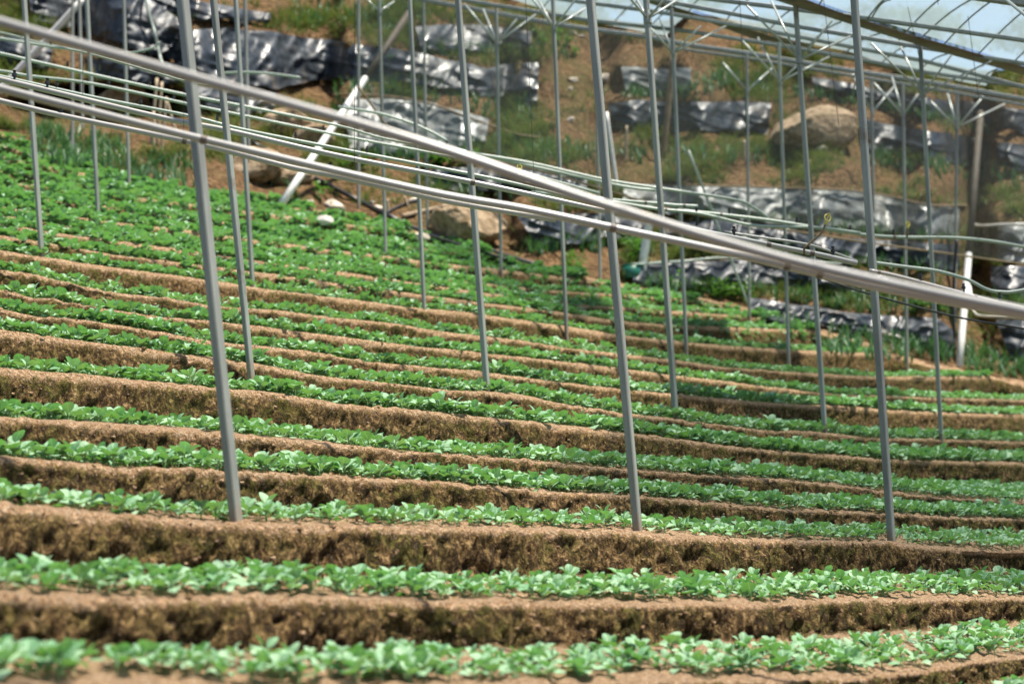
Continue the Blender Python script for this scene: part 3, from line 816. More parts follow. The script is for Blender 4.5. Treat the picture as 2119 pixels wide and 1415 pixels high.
# ------------------------------------------------------------------ boulders and stones
def rock(name, x, y, rx, ry, mat, label, group=None, seed=0, flat=.9, rough=.28, cat='boulder', sink=.0):
    d = float(hill_d(x, y + ry * .55)[0]); k = d / F
    c = P(np.array([x]), np.array([y]), np.array([d]))[0]
    import bmesh
    bm = bmesh.new(); bmesh.ops.create_icosphere(bm, subdivisions=6 if rx > 30 else 5 if cat == 'sack' else 4, radius=1.0)
    V = np.array([v.co[:] for v in bm.verts])
    V = np.sign(V) * np.abs(V) ** .82
    nz = fbm(V * 1.1 + seed * 3.1, 3, seed) - .5; n2 = fbm(V * 5 + seed, 3, seed + 9) - .5
    V = V * (1 + rough * 1.9 * nz + .16 * n2 + .06 * (fbm(V * 14, 3, seed + 4) - .5))[:, None]
    for j in range(5 if rx > 30 else 9):                                        # a few broken facets
        r = random.Random(seed * 17 + j); nn = np.array([r.uniform(-1, 1), r.uniform(-1, .3), r.uniform(-.4, 1)]); nn /= np.linalg.norm(nn); lim = r.uniform(.62, .85) if rx > 30 else r.uniform(.45, .75)
        dd_ = V @ nn; V = V - nn * np.maximum(dd_ - lim, 0)[:, None] * .85
    V = V * np.array([rx * k, (rx * .8) * k, ry * k * flat])
    for v, q in zip(bm.verts, V): v.co = q
    me = bpy.data.meshes.new(name); bm.to_mesh(me); bm.free(); me.materials.append(mat)
    me.polygons.foreach_set('use_smooth', [True] * len(me.polygons)); me.update()
    o = link(name, me, None, c + np.array([0, rx * k * .25, -sink]))
    return tag(o, label, cat, group)


rock('boulder', 962, 462, 80, 56, M_ROCK, 'tan boulder with a pale top rim beside the black hose', seed=3)
rock('boulder', 1685, 262, 88, 52, M_ROCK, 'big smooth tan boulder on the shaded bank between two black sheets', seed=8, rough=.16)
rock('boulder', 596, 362, 50, 34, M_ROCK, 'brown boulder behind the foot of the white leaning pole', seed=12)
rock('boulder', 520, 338, 62, 44, M_ROCK, 'orange brown boulder behind the second post row at the left', seed=15)
rock('boulder', 250, 205, 66, 42, M_ROCK, 'shaded mossy boulder in the dark hollow behind the thin pipes', seed=19)
rock('boulder', 590, 245, 60, 42, M_ROCK, 'yellowish boulder under the loose dark sheet', seed=22)
rock('boulder', 640, 285, 50, 30, M_ROCK, 'low brown boulder above the white leaning pole', seed=25)
rock('stone', 690, 424, 27, 19, M_ROCK2, 'angular pale stone beside the white sack', None, 31, cat='stone')
for j, (x, y, r, w_) in enumerate([(640,418,12,'left of the angular pale stone'),(617,415,9,'at the foot of the white leaning pole'),(856,412,13,'beside the thin stakes'),(780,428,12,'on the black hose'),(872,487,18,'under the end of the black hose'),(770,418,8,'above the black hose'),
                                (1185,165,14,'upper one on the bare brown path'),(1180,183,9,'lower one on the bare brown path'),(1180,248,12,'at the bottom of the bare brown path'),(1255,158,20,'by the black sheet left of the boulder'),(1185,68,12,'under the truss beam'),(1202,75,9,'right under the truss beam'),
                                (1700,308,18,'flat under the big boulder'),(1600,620,10,'above the lowest sheet'),(1440,640,14,'at the back of the upper beds'),(840,385,12,'by the hose fork'),(905,395,14,'left of the tan boulder')]):
    rock('stone', x, y, r, r * .62, M_ROCK2, 'small pale stone ' + w_, 'pale stones on the bank', 40 + j, cat='stone')
rock('white_sack', 668, 453, 17, 12, M_BAG, 'crumpled white sack lying at the edge of the beds', None, 70, rough=.75, cat='sack')

# ------------------------------------------------------------------ posts
POSTS = [  # base x, y, top x, y, apparent width, top in view?, yaw, label
 (490,1090,378,0,29,0,.95,'nearest and thickest grey post, at the left'),
 (1320,1102,1222,0,21.5,0,.95,'thick grey post near the middle of the front row'),
 (1845,1122,1768,0,18.5,0,.95,'rightmost thick grey post of the front row'),
 (520,778,442,0,16.3,0,.95,'grey post just right of the nearest thick post'),
 (1008,808,948,0,15,0,.95,'slim post between the two thickest posts'),
 (1398,863,1337,0,14.3,0,.95,'slim post just right of the middle thick post'),
 (1707,893,1647,22,12,1,.95,'slim post under the roof with four bright struts, left of the right thick post'),
 (1948,911,1905,99,10.5,1,.95,'slim post under the roof with four bright struts, right of the right thick post'),
 (87,532,50,-5,12,0,.95,'leftmost post standing in the upper left beds'),
 (523,594,488,0,11,0,.95,'thin post close behind the second post from the nearest'),
 (878,642,848,0,9.5,0,.95,'thin post left of the slim post in the middle'),
 (1172,681,1144,0,9,0,.95,'thin post left of the middle thick post, joining the roof beam'),
 (1420,720,1390,30,8.5,1,.95,'thin post right of the slim post beside the middle thick post'),
 (1632,747,1613,100,8,1,.95,'thin post with pipe collar left of the slim right post'),
 (1877,752,1868,172,7,1,.95,'thin post between the right thick post and the last slim post'),
 (203,444,180,0,9.5,0,.95,'second post from the left in the upper beds'),
 (267,382,256,0,7.5,0,.95,'third post from the left at the back of the beds'),
 (150,322,150,0,7,0,.95,'faint post in the leeks at the upper left'),
 (171,265,164,0,7,0,.95,'faint post in the dark hollow at the upper left'),
 (742,431,742,0,7,0,.95,'far post where the curtain begins'),
 (798,527,785,0,7.5,0,.95,'far post standing at the back of the beds, right of the curtain edge'),
 (885,482,876,0,6.5,0,.95,'far post at the end of the black hose'),
 (1037,560,1027,14,7,1,.95,'far post beside the tan boulder, reaching the lowest beam'),
 (1242,580,1236,250,7,1,.95,'far pale post behind the middle thick post'),
 (1551,656,1545,112,6.5,1,.95,'far post at the left end of the lowest black sheet'),
 (515,330,507,0,7.5,0,.95,'far post showing beside the thin one near the nearest post'),
 (1808,480,1803,152,6.5,1,.95,'far post in front of the pale hazed sheet'),
 (1975,690,1981,186,6.5,1,.95,'far post beside the thick pale leaning pipe'),
]
BR = {  # joint on the post, ends of its struts
 6: ((1655,143), [(1545,12),(1596,3),(1722,43),(1759,76)]), 7: ((1912,212), [(1802,90),(1858,85),(1969,114),(2052,126)]),
 5: ((1340,44), [(1303,-4),(1316,-4),(1378,-4),(1408,-4)]), 11: ((1148,62), [(1100,-4),(1112,-4),(1194,-4),(1212,17)]),
 12: ((1404,124), [(1347,60),(1365,40),(1450,55),(1505,53)]), 13: ((1620,182), [(1536,85),(1568,78),(1646,140),(1718,117)]),
 14: ((1873,240), [(1808,172),(1846,160),(1900,195)]), 22: ((1030,91), [(960,8),(1000,20),(1070,40),(1112,28)]), 27: ((1980,266), [(1925,210),(1960,190),(2035,200),(2080,215)]),
 20: ((787,32), [(760,0),(815,4)]), 24: ((1548,190), [(1495,130),(1600,140)]), 26: ((1805,235), [(1762,150),(1850,180)]),
}
PG = 'galvanised posts of the greenhouse frame'
post_d = []
for i, (bx, by, tx, ty, w, seen, yaw, lab) in enumerate(POSTS):
    d = float(hill_d(bx, by)[0]); post_d.append(d)
    if not seen:                                          # carry the post on above the picture
        k = (by + 330) / (by - ty); tx2, ty2 = bx + (tx - bx) * k, by + (ty - by) * k
    else: tx2, ty2 = tx, ty
    dirv = (by - ty2) * d / F * math.sin(PITCH)
    b3 = P(np.array([bx]), np.array([by]), np.array([d]))[0]; t3 = P(np.array([tx2]), np.array([ty2]), np.array([d + dirv]))[0]
    if seen and w > 7.9: t3 = t3 + np.array([0, 0, .14])
    if w > 7.9:                                           # stand on the bed, a hand behind its edge
        hd = (b3 - CAM) * [1, 1, 0]; sh = hd / np.linalg.norm(hd) * .13; b3 = b3 + sh; t3 = t3 + sh
    side = w * d / F / 1.30
    ax = (t3 - b3) / np.linalg.norm(t3 - b3)
    root = MB(); root.bar(b3 - ax * .15, t3, side, side, yaw + .12 * math.sin(i * 2.1))
    o = root.build('greenhouse_post', M_STEEL, origin=b3); tag(o, lab, 'post', PG)
    if i in BR:
        (jx, jy), ends = BR[i]
        fj = (by - jy) / (by - ty2); j3 = b3 + (t3 - b3) * fj; dj = d + dirv * fj
        c = MB(); c.tube([j3 - ax * side * .9, j3 + ax * side * .9], side * .85, 10); c.build('collar', M_STEEL, o)
        for e, (ex, ey) in enumerate(ends):
            de = dj + (.5 if e % 2 else -.15) + (jy - ey) * d / F * .1
            e3 = P(np.array([ex]), np.array([ey]), np.array([de]))[0]
            s_ = MB(); s_.tube([j3, e3], .0125 * max(1, d / 17), 8); s_.build('brace', M_STRUT, o, True)
# joint sleeves on the right thick post
# ------------------------------------------------------------------ pipes
def spline(pts, n=6):
    p = np.array(pts, float); out = []
    q = np.vstack([2 * p[0] - p[1], p, 2 * p[-1] - p[-2]])
    for i in range(1, len(q) - 2):
        for t in np.linspace(0, 1, n, endpoint=False):
            a, b, c, d = q[i - 1], q[i], q[i + 1], q[i + 2]
            out.append(.5 * (2 * b + (c - a) * t + (2 * a - 5 * b + 4 * c - d) * t * t + (3 * b - a - 3 * c + d) * t ** 3))
    out.append(p[-1]); return np.array(out)


def pipe(name, pts, d0, d1, w, mat, label, cat='pipe', group=None, coll=(), noz=(), hill=False, nod=0, collar_mat=None):
    q = spline(pts); x, y = q[:, 0], q[:, 1]
    s = np.linspace(0, 1, len(x)) if not hill else None
    t = (x - x[0]) / (x[-1] - x[0] + 1e-9)
    d = (d0 + (d1 - d0) * t) if not hill else hill_d(x, y) - d0
    V = P(x, y, d); r = w / 2 * float(np.mean(d)) / F
    m = MB(); m.tube(V, r, 12); o = m.build(name, mat, None, True, origin=V[0]); tag(o, label, cat, group)
    def at(xx):
        k = int(np.clip(np.searchsorted(x, xx), 1, len(x) - 1)); f = (xx - x[k - 1]) / (x[k] - x[k - 1] + 1e-9)
        return V[k - 1] + (V[k] - V[k - 1]) * f, (V[k] - V[k - 1]) / np.linalg.norm(V[k] - V[k - 1])
    for xx in coll:
        c, tg = at(xx); mm = MB(); mm.tube([c - tg * r * .8, c + tg * r * .8], r * 1.14, 12); mm.build('coupling', collar_mat or M_COUP, o, False)
    for xx in noz:
        c, tg = at(xx); z = np.array([0, 0, 1.0]); k = r / .012 if r > .012 else 1; k = min(k, 1.6)
        mm = MB(); mm.tube([c + z * r * .6, c + z * (r + .014 * k), c + z * (r + .016 * k), c + z * (r + .030 * k), c + z * (r + .032 * k), c + z * (r + .045 * k)], .01, 8, True, [.006 * k, .006 * k, .012 * k, .012 * k, .006 * k, .009 * k]); mm.build('nozzle', M_BLACKP, o)
    return o


PP = 'irrigation pipes strung across the posts'
pipe('irrigation_pipe', [(-1000,-240),(-260,-28),(0,46),(420,166),(860,292),(1250,424),(1600,530),(1900,600),(2119,644),(2400,700),(3100,838)], 4.15, 4.3, 22, M_PVC, 'thick blurred grey pipe crossing the whole view, nearest of all', group=PP, coll=(1290, 1690), collar_mat=M_PVC)
pipe('irrigation_pipe', [(-1000,-95),(-260,112),(0,183),(200,234),(415,288),(860,392),(1080,432),(1260,470),(1450,510),(1620,549),(1800,592),(2119,655),(2400,712),(3100,850)], 5.6, 6.4, 16.5, M_PVC, 'second thick grey pipe, clipped to the nearest post and running under the thickest', group=PP, coll=(422, 1268, 1628, 1695))
pipe('irrigation_pipe', [(-900,0),(-200,162),(0,209),(130,240),(400,296),(600,346),(700,366),(870,405),(975,426),(1150,455)], 8.2, 9, 11.5, M_PVC, 'sharper pale pipe just below the second thick pipe', group=PP, coll=(382,), noz=(127, 685))
pipe('irrigation_pipe', [(-900,-40),(-200,120),(0,164),(330,243),(470,270),(700,323),(980,378),(1250,436),(1420,472),(1603,509),(1700,528),(1773,545)], 10.3, 11.5, 11.5, M_PVC, 'pale pipe resting on the second post row with a downturned end at the right', group=PP, coll=(472, 978, 1590, 1680), noz=(30, 98, 1520, 1725))
pipe('irrigation_pipe', [(-200,112),(0,158),(200,203),(390,240),(500,268),(700,308),(1020,370),(1250,424),(1300,436)], 12.6, 13.6, 7, M_PVCG, 'thin pipe just above the pale pipe of the second post row', group=PP, noz=(118, 291, 450, 612, 760))
pipe('irrigation_pipe', [(-200,70),(0,111),(64,126),(237,165),(390,198),(508,221),(700,260),(802,288),(971,316),(1141,353),(1290,386),(1360,394)], 16.5, 19, 6.5, M_PVCG, 'thin greenish pipe in the middle of the upper left bundle', group=PP, noz=(140, 310, 560, 880), coll=(975,))
pipe('irrigation_pipe', [(-200,116),(0,147),(64,158),(193,174),(390,216),(491,237),(700,280),(870,312),(980,332),(1100,362),(1240,400)], 15.5, 17.5, 6, M_PVCG, 'thin greenish pipe lowest of the upper left bundle', group=PP, noz=(225, 360, 670))
pipe('irrigation_pipe', [(-200,46),(0,80),(100,96),(190,112),(383,167),(460,178)], 19, 20, 5.5, M_PVCG, 'short greenish pipe at the upper left ending behind the nearest post', group=PP, noz=(105,))
pipe('irrigation_pipe', [(-160,48),(0,68),(80,88),(170,104),(240,113),(313,101),(330,88)], 21, 21, 4.5, M_PVCG, 'thin curved cane at the upper left behind the bundle of pipes', group=PP)
pipe('irrigation_pipe', [(455,152),(510,150),(560,153),(622,161)], 24, 24, 5, M_PVCG, 'short level pipe on the bank below the long wavy sheet', group=PP)
pipe('irrigation_pipe', [(700,221),(785,235),(850,255),(890,272),(926,292)], 19.5, 19.5, 5.5, M_PVCG, 'short pipe with a bent end in front of the milky sheet', group=PP)
pipe('irrigation_pipe', [(925,292),(924,300),(923,306)], 19.5, 19.5, 5, M_BLACKP, 'black drop elbow at the end of the bent short pipe', group=PP)
pipe('irrigation_pipe', [(980,318),(1100,338),(1250,372),(1353,388),(1408,396),(1524,414),(1560,430),(1591,452)], 18, 18.5, 6, M_PVCG, 'thin pipe arching down in front of the pale hazed sheet', group=PP)
pipe('irrigation_pipe', [(1100,398),(1267,414),(1356,421),(1400,425),(1444,427)], 16.2, 16.2, 7, M_PVCG, 'pipe ending in a black drop elbow right of the middle thick post', group=PP, coll=(1336, 1416))
pipe('irrigation_pipe', [(1441,427),(1441,440),(1443,452),(1441,468)], 16.2, 16.2, 5.5, M_BLACKP, 'black drop tube hanging under the pipe end right of the middle', group=PP)
pipe('irrigation_pipe', [(1404,435),(1500,445),(1600,457),(1700,473),(1800,487),(1870,491),(1973,492),(2050,499),(2119,511),(2300,545)], 16.6, 17.5, 6.6, M_PVCG, 'long pale pipe at mid height running to the right edge', group=PP, noz=(1510, 1650, 1760, 1850), coll=(1405, 1492, 1850))
pipe('irrigation_pipe', [(1200,408),(1282,420),(1356,432),(1448,442),(1543,464),(1600,469),(1690,471),(1780,482)], 15.8, 16.3, 6, M_PVCG, 'pale pipe sagging just under the long mid height one', group=PP, coll=(1378,))
pipe('irrigation_pipe', [(1805,543),(1880,553),(1940,561),(2000,578),(2040,598),(2070,604),(2119,600),(2300,560)], 13.5, 13.5, 7.0, M_PVCG, 'sagging pale pipe at the right that curves up again at the edge', group=PP)
pipe('irrigation_pipe', [(1800,560),(1850,570),(1950,596),(2050,622),(2119,637),(2350,690),(2900,800)], 7.5, 8.2, 8, M_PVC, 'white topped pipe lying right above the thickest pipe at the right', group=PP, noz=(1906, 1995, 2070), coll=(1818, 2018))
pipe('irrigation_pipe', [(1500,480),(1580,492),(1680,508),(1773,540)], 13.0, 13.0, 5, M_PVC, 'white pipe behind the bent sprinkler riser', group=PP)
pipe('drip_line', [(1690,570),(1765,598),(1900,636),(2000,660),(2119,680),(2300,715)], 12.5, 13, 4.2, M_BLACKP, 'thin black line under the thickest pipe at the right', 'hose')
pipe('edge_rail', [(1305,548),(1370,543),(1420,540),(1500,533),(1600,537),(1740,546)], .45, 0, 5, M_PVCG, 'pale rail along the top of the long shiny sheet', 'pipe', hill=True)
pipe('edge_rail', [(690,196),(760,197),(830,203),(900,218),(960,240),(1010,258),(1070,278),(1115,284)], .4, 0, 4.5, M_POLE, 'brown rail above the milky grey sheet', 'pipe', hill=True)
pipe('edge_rail', [(1420,383),(1520,386),(1620,389),(1760,394),(1850,408),(1920,424),(2000,425)], .45, 0, 4.5, M_POLE, 'brown rail along the pale hazed sheet', 'pipe', hill=True)
pipe('edge_rail', [(2010,440),(2020,466),(2080,465),(2200,462)], .6, 0, 6, M_WHITE, 'white bent rail on the grey sheet at the right edge', 'pipe', hill=True)
pipe('edge_rail', [(2006,592),(2012,625),(2022,652),(2070,655),(2100,654)], .6, 0, 7, M_WHITE, 'white bent rail above the pointed black sheet', 'pipe', hill=True)
pipe('bent_pale_pipe', [(300,-30),(306,20),(318,60),(327,100),(333,125),(342,158)], .6, 0, 6, M_PVCG, 'pale bent pipe hanging over the bank at the upper left', 'pipe', hill=True)
pipe('black_hose', [(505,285),(540,305),(640,362),(720,404),(800,444),(860,474),(930,496),(1000,514),(1060,534),(1110,548)], .18, 0, 10, M_BLACKP, 'thick black hose lying along the back of the beds', 'hose', hill=True)
pipe('black_hose', [(800,440),(830,425),(870,412)], .18, 0, 6, M_BLACKP, 'short black hose branching off to the right', 'hose', hill=True)
pipe('black_hose', [(880,484),(940,503),(1000,522),(1050,537)], .10, 0, 6, M_BLACKP, 'second black hose beside the thick one below the boulder', 'hose', hill=True)
pipe('black_hose', [(1980,495),(1975,560),(1972,640),(1976,700)], 22.0, 22.0, 6, M_BLACKP, 'black tube hanging down the far post at the right', 'hose')


def pole(name, a, b, w, mat, label, cat, ext=0.0, off=0.0, group=None, lean=0.0):
    d = float(hill_d(*a)[0]) - off; A = P(np.array([a[0]]), np.array([a[1]]), np.array([d]))[0]
    B = P(np.array([b[0]]), np.array([b[1]]), np.array([d + (a[1] - b[1]) * d / F * .1 + lean]))[0]
    t = (B - A) / np.linalg.norm(B - A); m = MB(); r = w / 2 * d / F
    n = 8; m.tube([A - t * .12 + (B - A + t * ext) * k / n for k in range(n + 1)], r, 12)
    o = m.build(name, mat, None, True, origin=A); return tag(o, label, cat, group)


lp_ = pole('leaning_pole', (588,414), (850,22), 16, M_WHITE, 'white pipe leaning steeply up to the right, its top painted dim behind the curtain', 'pole', lean=5.0, off=.7)
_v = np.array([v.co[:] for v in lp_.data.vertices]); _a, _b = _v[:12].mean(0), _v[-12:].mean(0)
m = MB(); m.tube([_a + (_b - _a) * .615, _b], 16 / 2 * float(hill_d(588, 414)[0]) / F * 1.05, 12); uh = m.build('dim_painted_top', M_DIMTOP, None, True); uh.parent = lp_; uh['label'] = 'upper end painted brown for the dimming by the curtain'  # sleeve paints the curtain's dimming onto the top of the white pole
pole('leaning_pole', (-10,198), (180,-10), 14, M_WHITE, 'white pole leaning at the upper left corner', 'pole')
pole('leaning_pole', (1325,580), (1346,440), 19, M_WHITE, 'thick pale pipe leaning beside the green bucket', 'pole')
rp = pole('leaning_pole', (1985,757), (2030,225), 15, M_WHITE, 'thick pale pipe leaning at the right, with its upper half painted dim', 'pole', lean=3.5)
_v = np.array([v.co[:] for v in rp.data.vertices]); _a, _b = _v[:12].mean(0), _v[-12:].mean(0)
m = MB(); m.tube([_a + (_b - _a) * .42, _b * 1.0], 15 / 2 * float(hill_d(1985, 757)[0]) / F * 1.06, 12); uh = m.build('dim_painted_top', M_DIMTOP, None, True); uh.parent = rp; uh['label'] = 'upper half painted brown for curtain and roof shade'  # sleeve paints film and roof shade onto the upper half

pole('wooden_pole', (1372,330), (1395,100), 13, M_POLE, 'brown bamboo pole under the roof edge', 'pole')
pole('white_stake', (1278,398), (1253,222), 9, M_WHITE, 'white stake leaning left of the black sheet by the boulder', 'stake')
pole('thin_strut', (1553,642), (1420,300), 5, M_PVCG, 'slim grey prop leaning left from the end of the lowest sheet', 'prop', lean=-1.0)
pole('tool_handle', (1313,574), (1294,538), 6, M_WHITE, 'white tool handle standing in the green bucket', 'tool')
for k, (a, b, w_) in enumerate([((805,440),(800,400),'by the fork of the black hose'),((845,428),(832,395),'beside the small stone right of the hose fork'),((1295,330),(1297,250),'left below the black sheet by the boulder'),((673,535),(673,512),'in the upper beds'),((1467,672),(1467,645),'in the beds near the lowest sheet'),((1795,772),(1792,748),'in the beds beside the right thick post'),((828,245),(828,228),'in front of the milky sheet'),((1540,330),(1540,280),'under the big boulder')]):
    pole('wooden_stake', a, b, 5.5, M_WOOD, 'short wooden stake ' + w_, 'stake', group='short stakes on the bank and beds')
for k, (a, b, w_) in enumerate([((312,298),(326,150),'tallest'),((325,300),(336,158),'leaning middle'),((335,305),(345,190),'right hand'),((368,290),(340,190),'splayed out'),((318,300),(318,218),'short left')]):
    pole('wooden_stick', a, b, 6, M_WOOD, w_ + ' pale stick of the bundle behind the pipes', 'stick', group='bundle of sticks propped on the bank')
m = MB(); a, b = hill_p(833, 446, .15)[0], hill_p(915, 427, .15)[0]; m.bar(a, b, .07, .05); o = m.build('timber_plank', M_WOOD, origin=a); tag(o, 'pale timber plank lying left of the tan boulder', 'plank')
# green bucket
c = hill_p(1307, 576, .1)[0]; k = float(hill_d(1307, 576)[0]) / F
m = MB(); m.tube([c, c + np.array([0, 0, .01]), c + np.array([0, 0, 26 * k])], .1, 20, True, [16 * k, 17 * k, 21 * k]); o = m.build('green_bucket', M_GREEN, None, True, origin=c); tag(o, 'dark green bucket at the back of the beds', 'bucket')
m = MB(); m.ring(c + np.array([0, 0, 26 * k]), (0, 0, 1), 21 * k, 1.3 * k, 24, 8); m.build('rim', M_GREEN, o, True)

# sprinklers: stem, elbow, ring head
def sprinkler(pts, d, R, label):
    V = [P(np.array([x]), np.array([y]), np.array([d]))[0] for x, y in pts]; k = d / F
    m = MB(); m.tube(V, 2.4 * k, 8); o = m.build('sprinkler', M_POLE, None, True, origin=V[0]); tag(o, label, 'sprinkler', 'yellow headed sprinklers')
    e = V[-1]; up = (V[-1] - V[-2]) / np.linalg.norm(V[-1] - V[-2])
    m = MB(); m.tube([e - up * .6 * R * k, e + up * .5 * R * k], 3.4 * k, 10); m.build('socket', M_BRASS, o)
    m = MB(); m.ring(e + up * R * 1.5 * k, (.35, -1, .1), R * k, 1.6 * k, 20, 6); m.build('ring_head', M_BRASS, o, True)
    m = MB(); m.tube([e + up * .5 * R * k, e + up * R * 2.9 * k], 1.3 * k, 6); m.tube([e + up * 2.5 * R * k, e + up * 3.0 * R * k], 2.8 * k, 8); m.build('deflector', M_BRASS, o)
for pts, d, R, lab in [([(1664,527),(1664,512),(1668,510),(1700,482),(1704,476),(1709,461)], 11.2, 7, 'sprinkler on a bent riser, yellow ring head, left of the right thick post'),
                       ([(1877,492),(1877,478),(1878,470)], 16.5, 4.2, 'small upright sprinkler with yellow ring left of the last slim post'),
                       ([(1075,372),(1075,362),(1075,353)], 12.8, 4.6, 'upright sprinkler with pale yellow ring left of the middle thick post')]:
    sprinkler(pts, d, R, lab)

# strings
for k, (x0, y0, x1, y1, d, w_) in enumerate([(735,-60,733,378,11,'left of the curtain edge'),(1085,-60,1108,432,11.4,'near the middle'),(1338,-60,1342,20,12,'at the slim post'),(1528,-60,1545,280,15.5,'under the roof left'),(1697,-60,1736,260,15,'left of the right thick post'),(1862,-60,1902,120,16,'right of the right thick post'),(1940,-60,1941,10,15,'at the top right'),(2003,34,2026,210,15.5,'right side of the roof'),(172,93,171,196,12,'at the upper left'),(381,166,380,300,8.5,'beside the nearest post')]):
    A = P(np.array([x0]), np.array([y0]), np.array([d]))[0]; B = P(np.array([x1]), np.array([y1]), np.array([d]))[0]
    m = MB(); m.tube([A, B], .0022 * d / 11, 6); o = m.build('support_wire', M_WIRE, origin=A); tag(o, 'thin dark hanging wire ' + w_, 'wire', 'thin wires hanging from the roof')

# ------------------------------------------------------------------ roof beams, films, gutters
def beam(pts, ds, w, label, mat=M_BEAM, hh=1.0):
    V = [P(np.array([x]), np.array([y]), np.array([d]))[0] for (x, y), d in zip(pts, ds)]
    m = MB()
    for a, b in zip(V[:-1], V[1:]):
        k = np.mean(ds) / F; m.bar(a, b, w * k, w * k * hh, math.pi / 2)
    o = m.build('roof_beam', mat, origin=V[0]); return tag(o, label, 'beam', 'long beams carrying the roof')


D = post_d
beam([(1400,-10),(1647,20),(1811,41),(2119,84),(2900,194)], [D[6]+1.2]*5, 8, 'uppermost roof beam, meeting the slim post left of the right thick post')
beam([(1300,-10),(1380,4),(1504,27),(1647,55),(1904,98),(2119,132),(2900,252)], [D[7]+1.0]*7, 7.5, 'second roof beam, meeting the slim post right of the right thick post')
beam([(1100,-12),(1170,0),(1337,22),(1390,30),(1571,61),(1758,97),(1910,126),(2119,181),(2900,350)], [D[12]+1.0]*9, 7, 'third roof beam from the top')
beam([(900,-10),(956,0),(1028,12),(1212,42),(1420,65),(1615,95),(1782,124),(1910,149),(2005,163),(2119,181)], [D[13]+1.0]*10, 7, 'fourth roof beam along the lower edge of the roof film')
beam([(840,-8),(900,5),(1140,49),(1219,61),(1337,76),(1420,93),(1546,111),(1761,147),(1929,172),(2119,206)], [D[24]+.8]*10, 8, 'lowest roof beam crossing the bank from the top left')
beam([(1380,98),(1546,121),(1761,157),(1929,184),(2119,218)], [D[24]+1.4]*5, 5, 'narrow rail just under the lowest roof beam')
beam([(1990,-10),(2119,8),(2900,90)], [13.0]*3, 13, 'beam crossing the top right corner')
m = MB(); A, B = P(np.array([2072,2119.]), np.array([-8,30.]), np.array([12.5,12.0])); m.tube([A, B + (B - A) * .8], .014, 10); tag(m.build('corner_tube', M_STRUT, None, True, origin=A), 'reddish grey tube slanting at the top right corner', 'tube')


def plane_d(pts):
    p = np.array(pts, float); Am = np.stack([np.ones(len(p)), p[:, 0] / 1000, p[:, 1] / 1000], 1)
    c = np.linalg.lstsq(Am, 1 / p[:, 2], rcond=None)[0]
    return lambda x, y: 1 / (c[0] + c[1] * np.asarray(x) / 1000 + c[2] * np.asarray(y) / 1000)


def roof(label, low, high, dfn, rafters, gutter=None, rw=4.5):
    low = np.array(low, float); high = np.array(high, float)
    u = np.linspace(0, 1, 60); v = np.linspace(0, 1, 16)[:, None]
    def par(p):
        s = np.concatenate([[0], np.cumsum(np.hypot(np.diff(p[:, 0]), np.diff(p[:, 1])))]); s /= s[-1]; return np.interp(u, s, p[:, 0]), np.interp(u, s, p[:, 1])
    lx, ly = par(low); hx, hy = par(high); gx = lx + (hx - lx) * v; gy = ly + (hy - ly) * v
    Q = P(gx, gy, dfn(gx, gy))
    Q = Q + np.array([0, 0, 1.0]) * (.05 * (fbm(Q / .7, 3, 61) - .5) + .10 * np.sin(np.pi * v) * np.ones_like(gx) + .06)[..., None]
    org = Q[0, 0].copy(); root = empty('polythene_roof', org); tag(root, label, 'roof', 'roof bays of the greenhouse')
    f = link('film', np_mesh('roof_film', Q.reshape(-1, 3) - org, grid_faces(16, 60), M_ROOF)); f.parent = root
    for (a, b) in rafters:
        n = 7; xs = np.linspace(a[0], b[0], n); ys = np.linspace(a[1], b[1], n)
        V = P(xs, ys, dfn(xs, ys)) + np.array([0, 0, 1.0]) * (.05 * np.sin(np.pi * np.linspace(0, 1, n)))[:, None]
        m = MB(); m.tube(V, rw / 2 * float(np.mean(dfn(xs, ys))) / F, 8); m.build('rafter', M_BEAM, root, True)
    if gutter:
        up_, lo_ = np.array(gutter[0], float), np.array(gutter[1], float); n = 30; uu = np.linspace(0, 1, n)
        def par2(p):
            s = np.concatenate([[0], np.cumsum(np.hypot(np.diff(p[:, 0]), np.diff(p[:, 1])))]); s /= s[-1]; return np.interp(uu, s, p[:, 0]), np.interp(uu, s, p[:, 1])
        ax_, ay_ = par2(up_); bx_, by_ = par2(lo_)
        A = P(ax_, ay_, dfn(ax_, ay_) - .05); B = P(bx_, by_, dfn(bx_, by_) + .03)
        dz = np.array([0, 0, .02])
        mid = (A + B) / 2 - np.array([0, 0, .03])
        R_ = np.stack([A + dz, A, mid, B, B + dz], 0)
        g_ = link('gutter', np_mesh('gutter', R_.reshape(-1, 3) - org, grid_faces(5, n), M_GUTTER)); g_.parent = root
    return root


dC = plane_d([(1655,0,16.5),(2119,142,18.0),(2119,-300,10.5),(1700,-300,10.2)])
dB = plane_d([(1487,44,22.5),(2041,186,24.5),(1655,0,17.2),(2119,150,18.6)])
dA = plane_d([(1028,0,27),(1378,82,27.5),(1330,0,22.8),(1450,30,22.8)])
roof('nearest pale blue polythene roof bay filling the top right corner', [(1650,-2),(1729,26),(1872,71),(2013,111),(2119,142),(2330,205),(2900,375)], [(1500,-420),(1750,-400),(2000,-380),(2300,-350),(2700,-280),(3300,-150)], dC,
     [((1790,46),(1860,-20)),((1805,36),(1843,0)),((1860,84),(1975,-22)),((1905,80),(2030,-10)),((1950,96),(2075,-12)),((2025,112),(2180,-20)),((2100,126),(2260,0)),((1690,20),(1735,-30)),((2180,160),(2330,40))],
     ([(1640,-8),(1729,26),(1872,71),(2013,111),(2119,141),(2330,206)], [(1575,-8),(1719,38),(1853,80),(1960,112),(2119,156),(2330,218)]), 3.6)
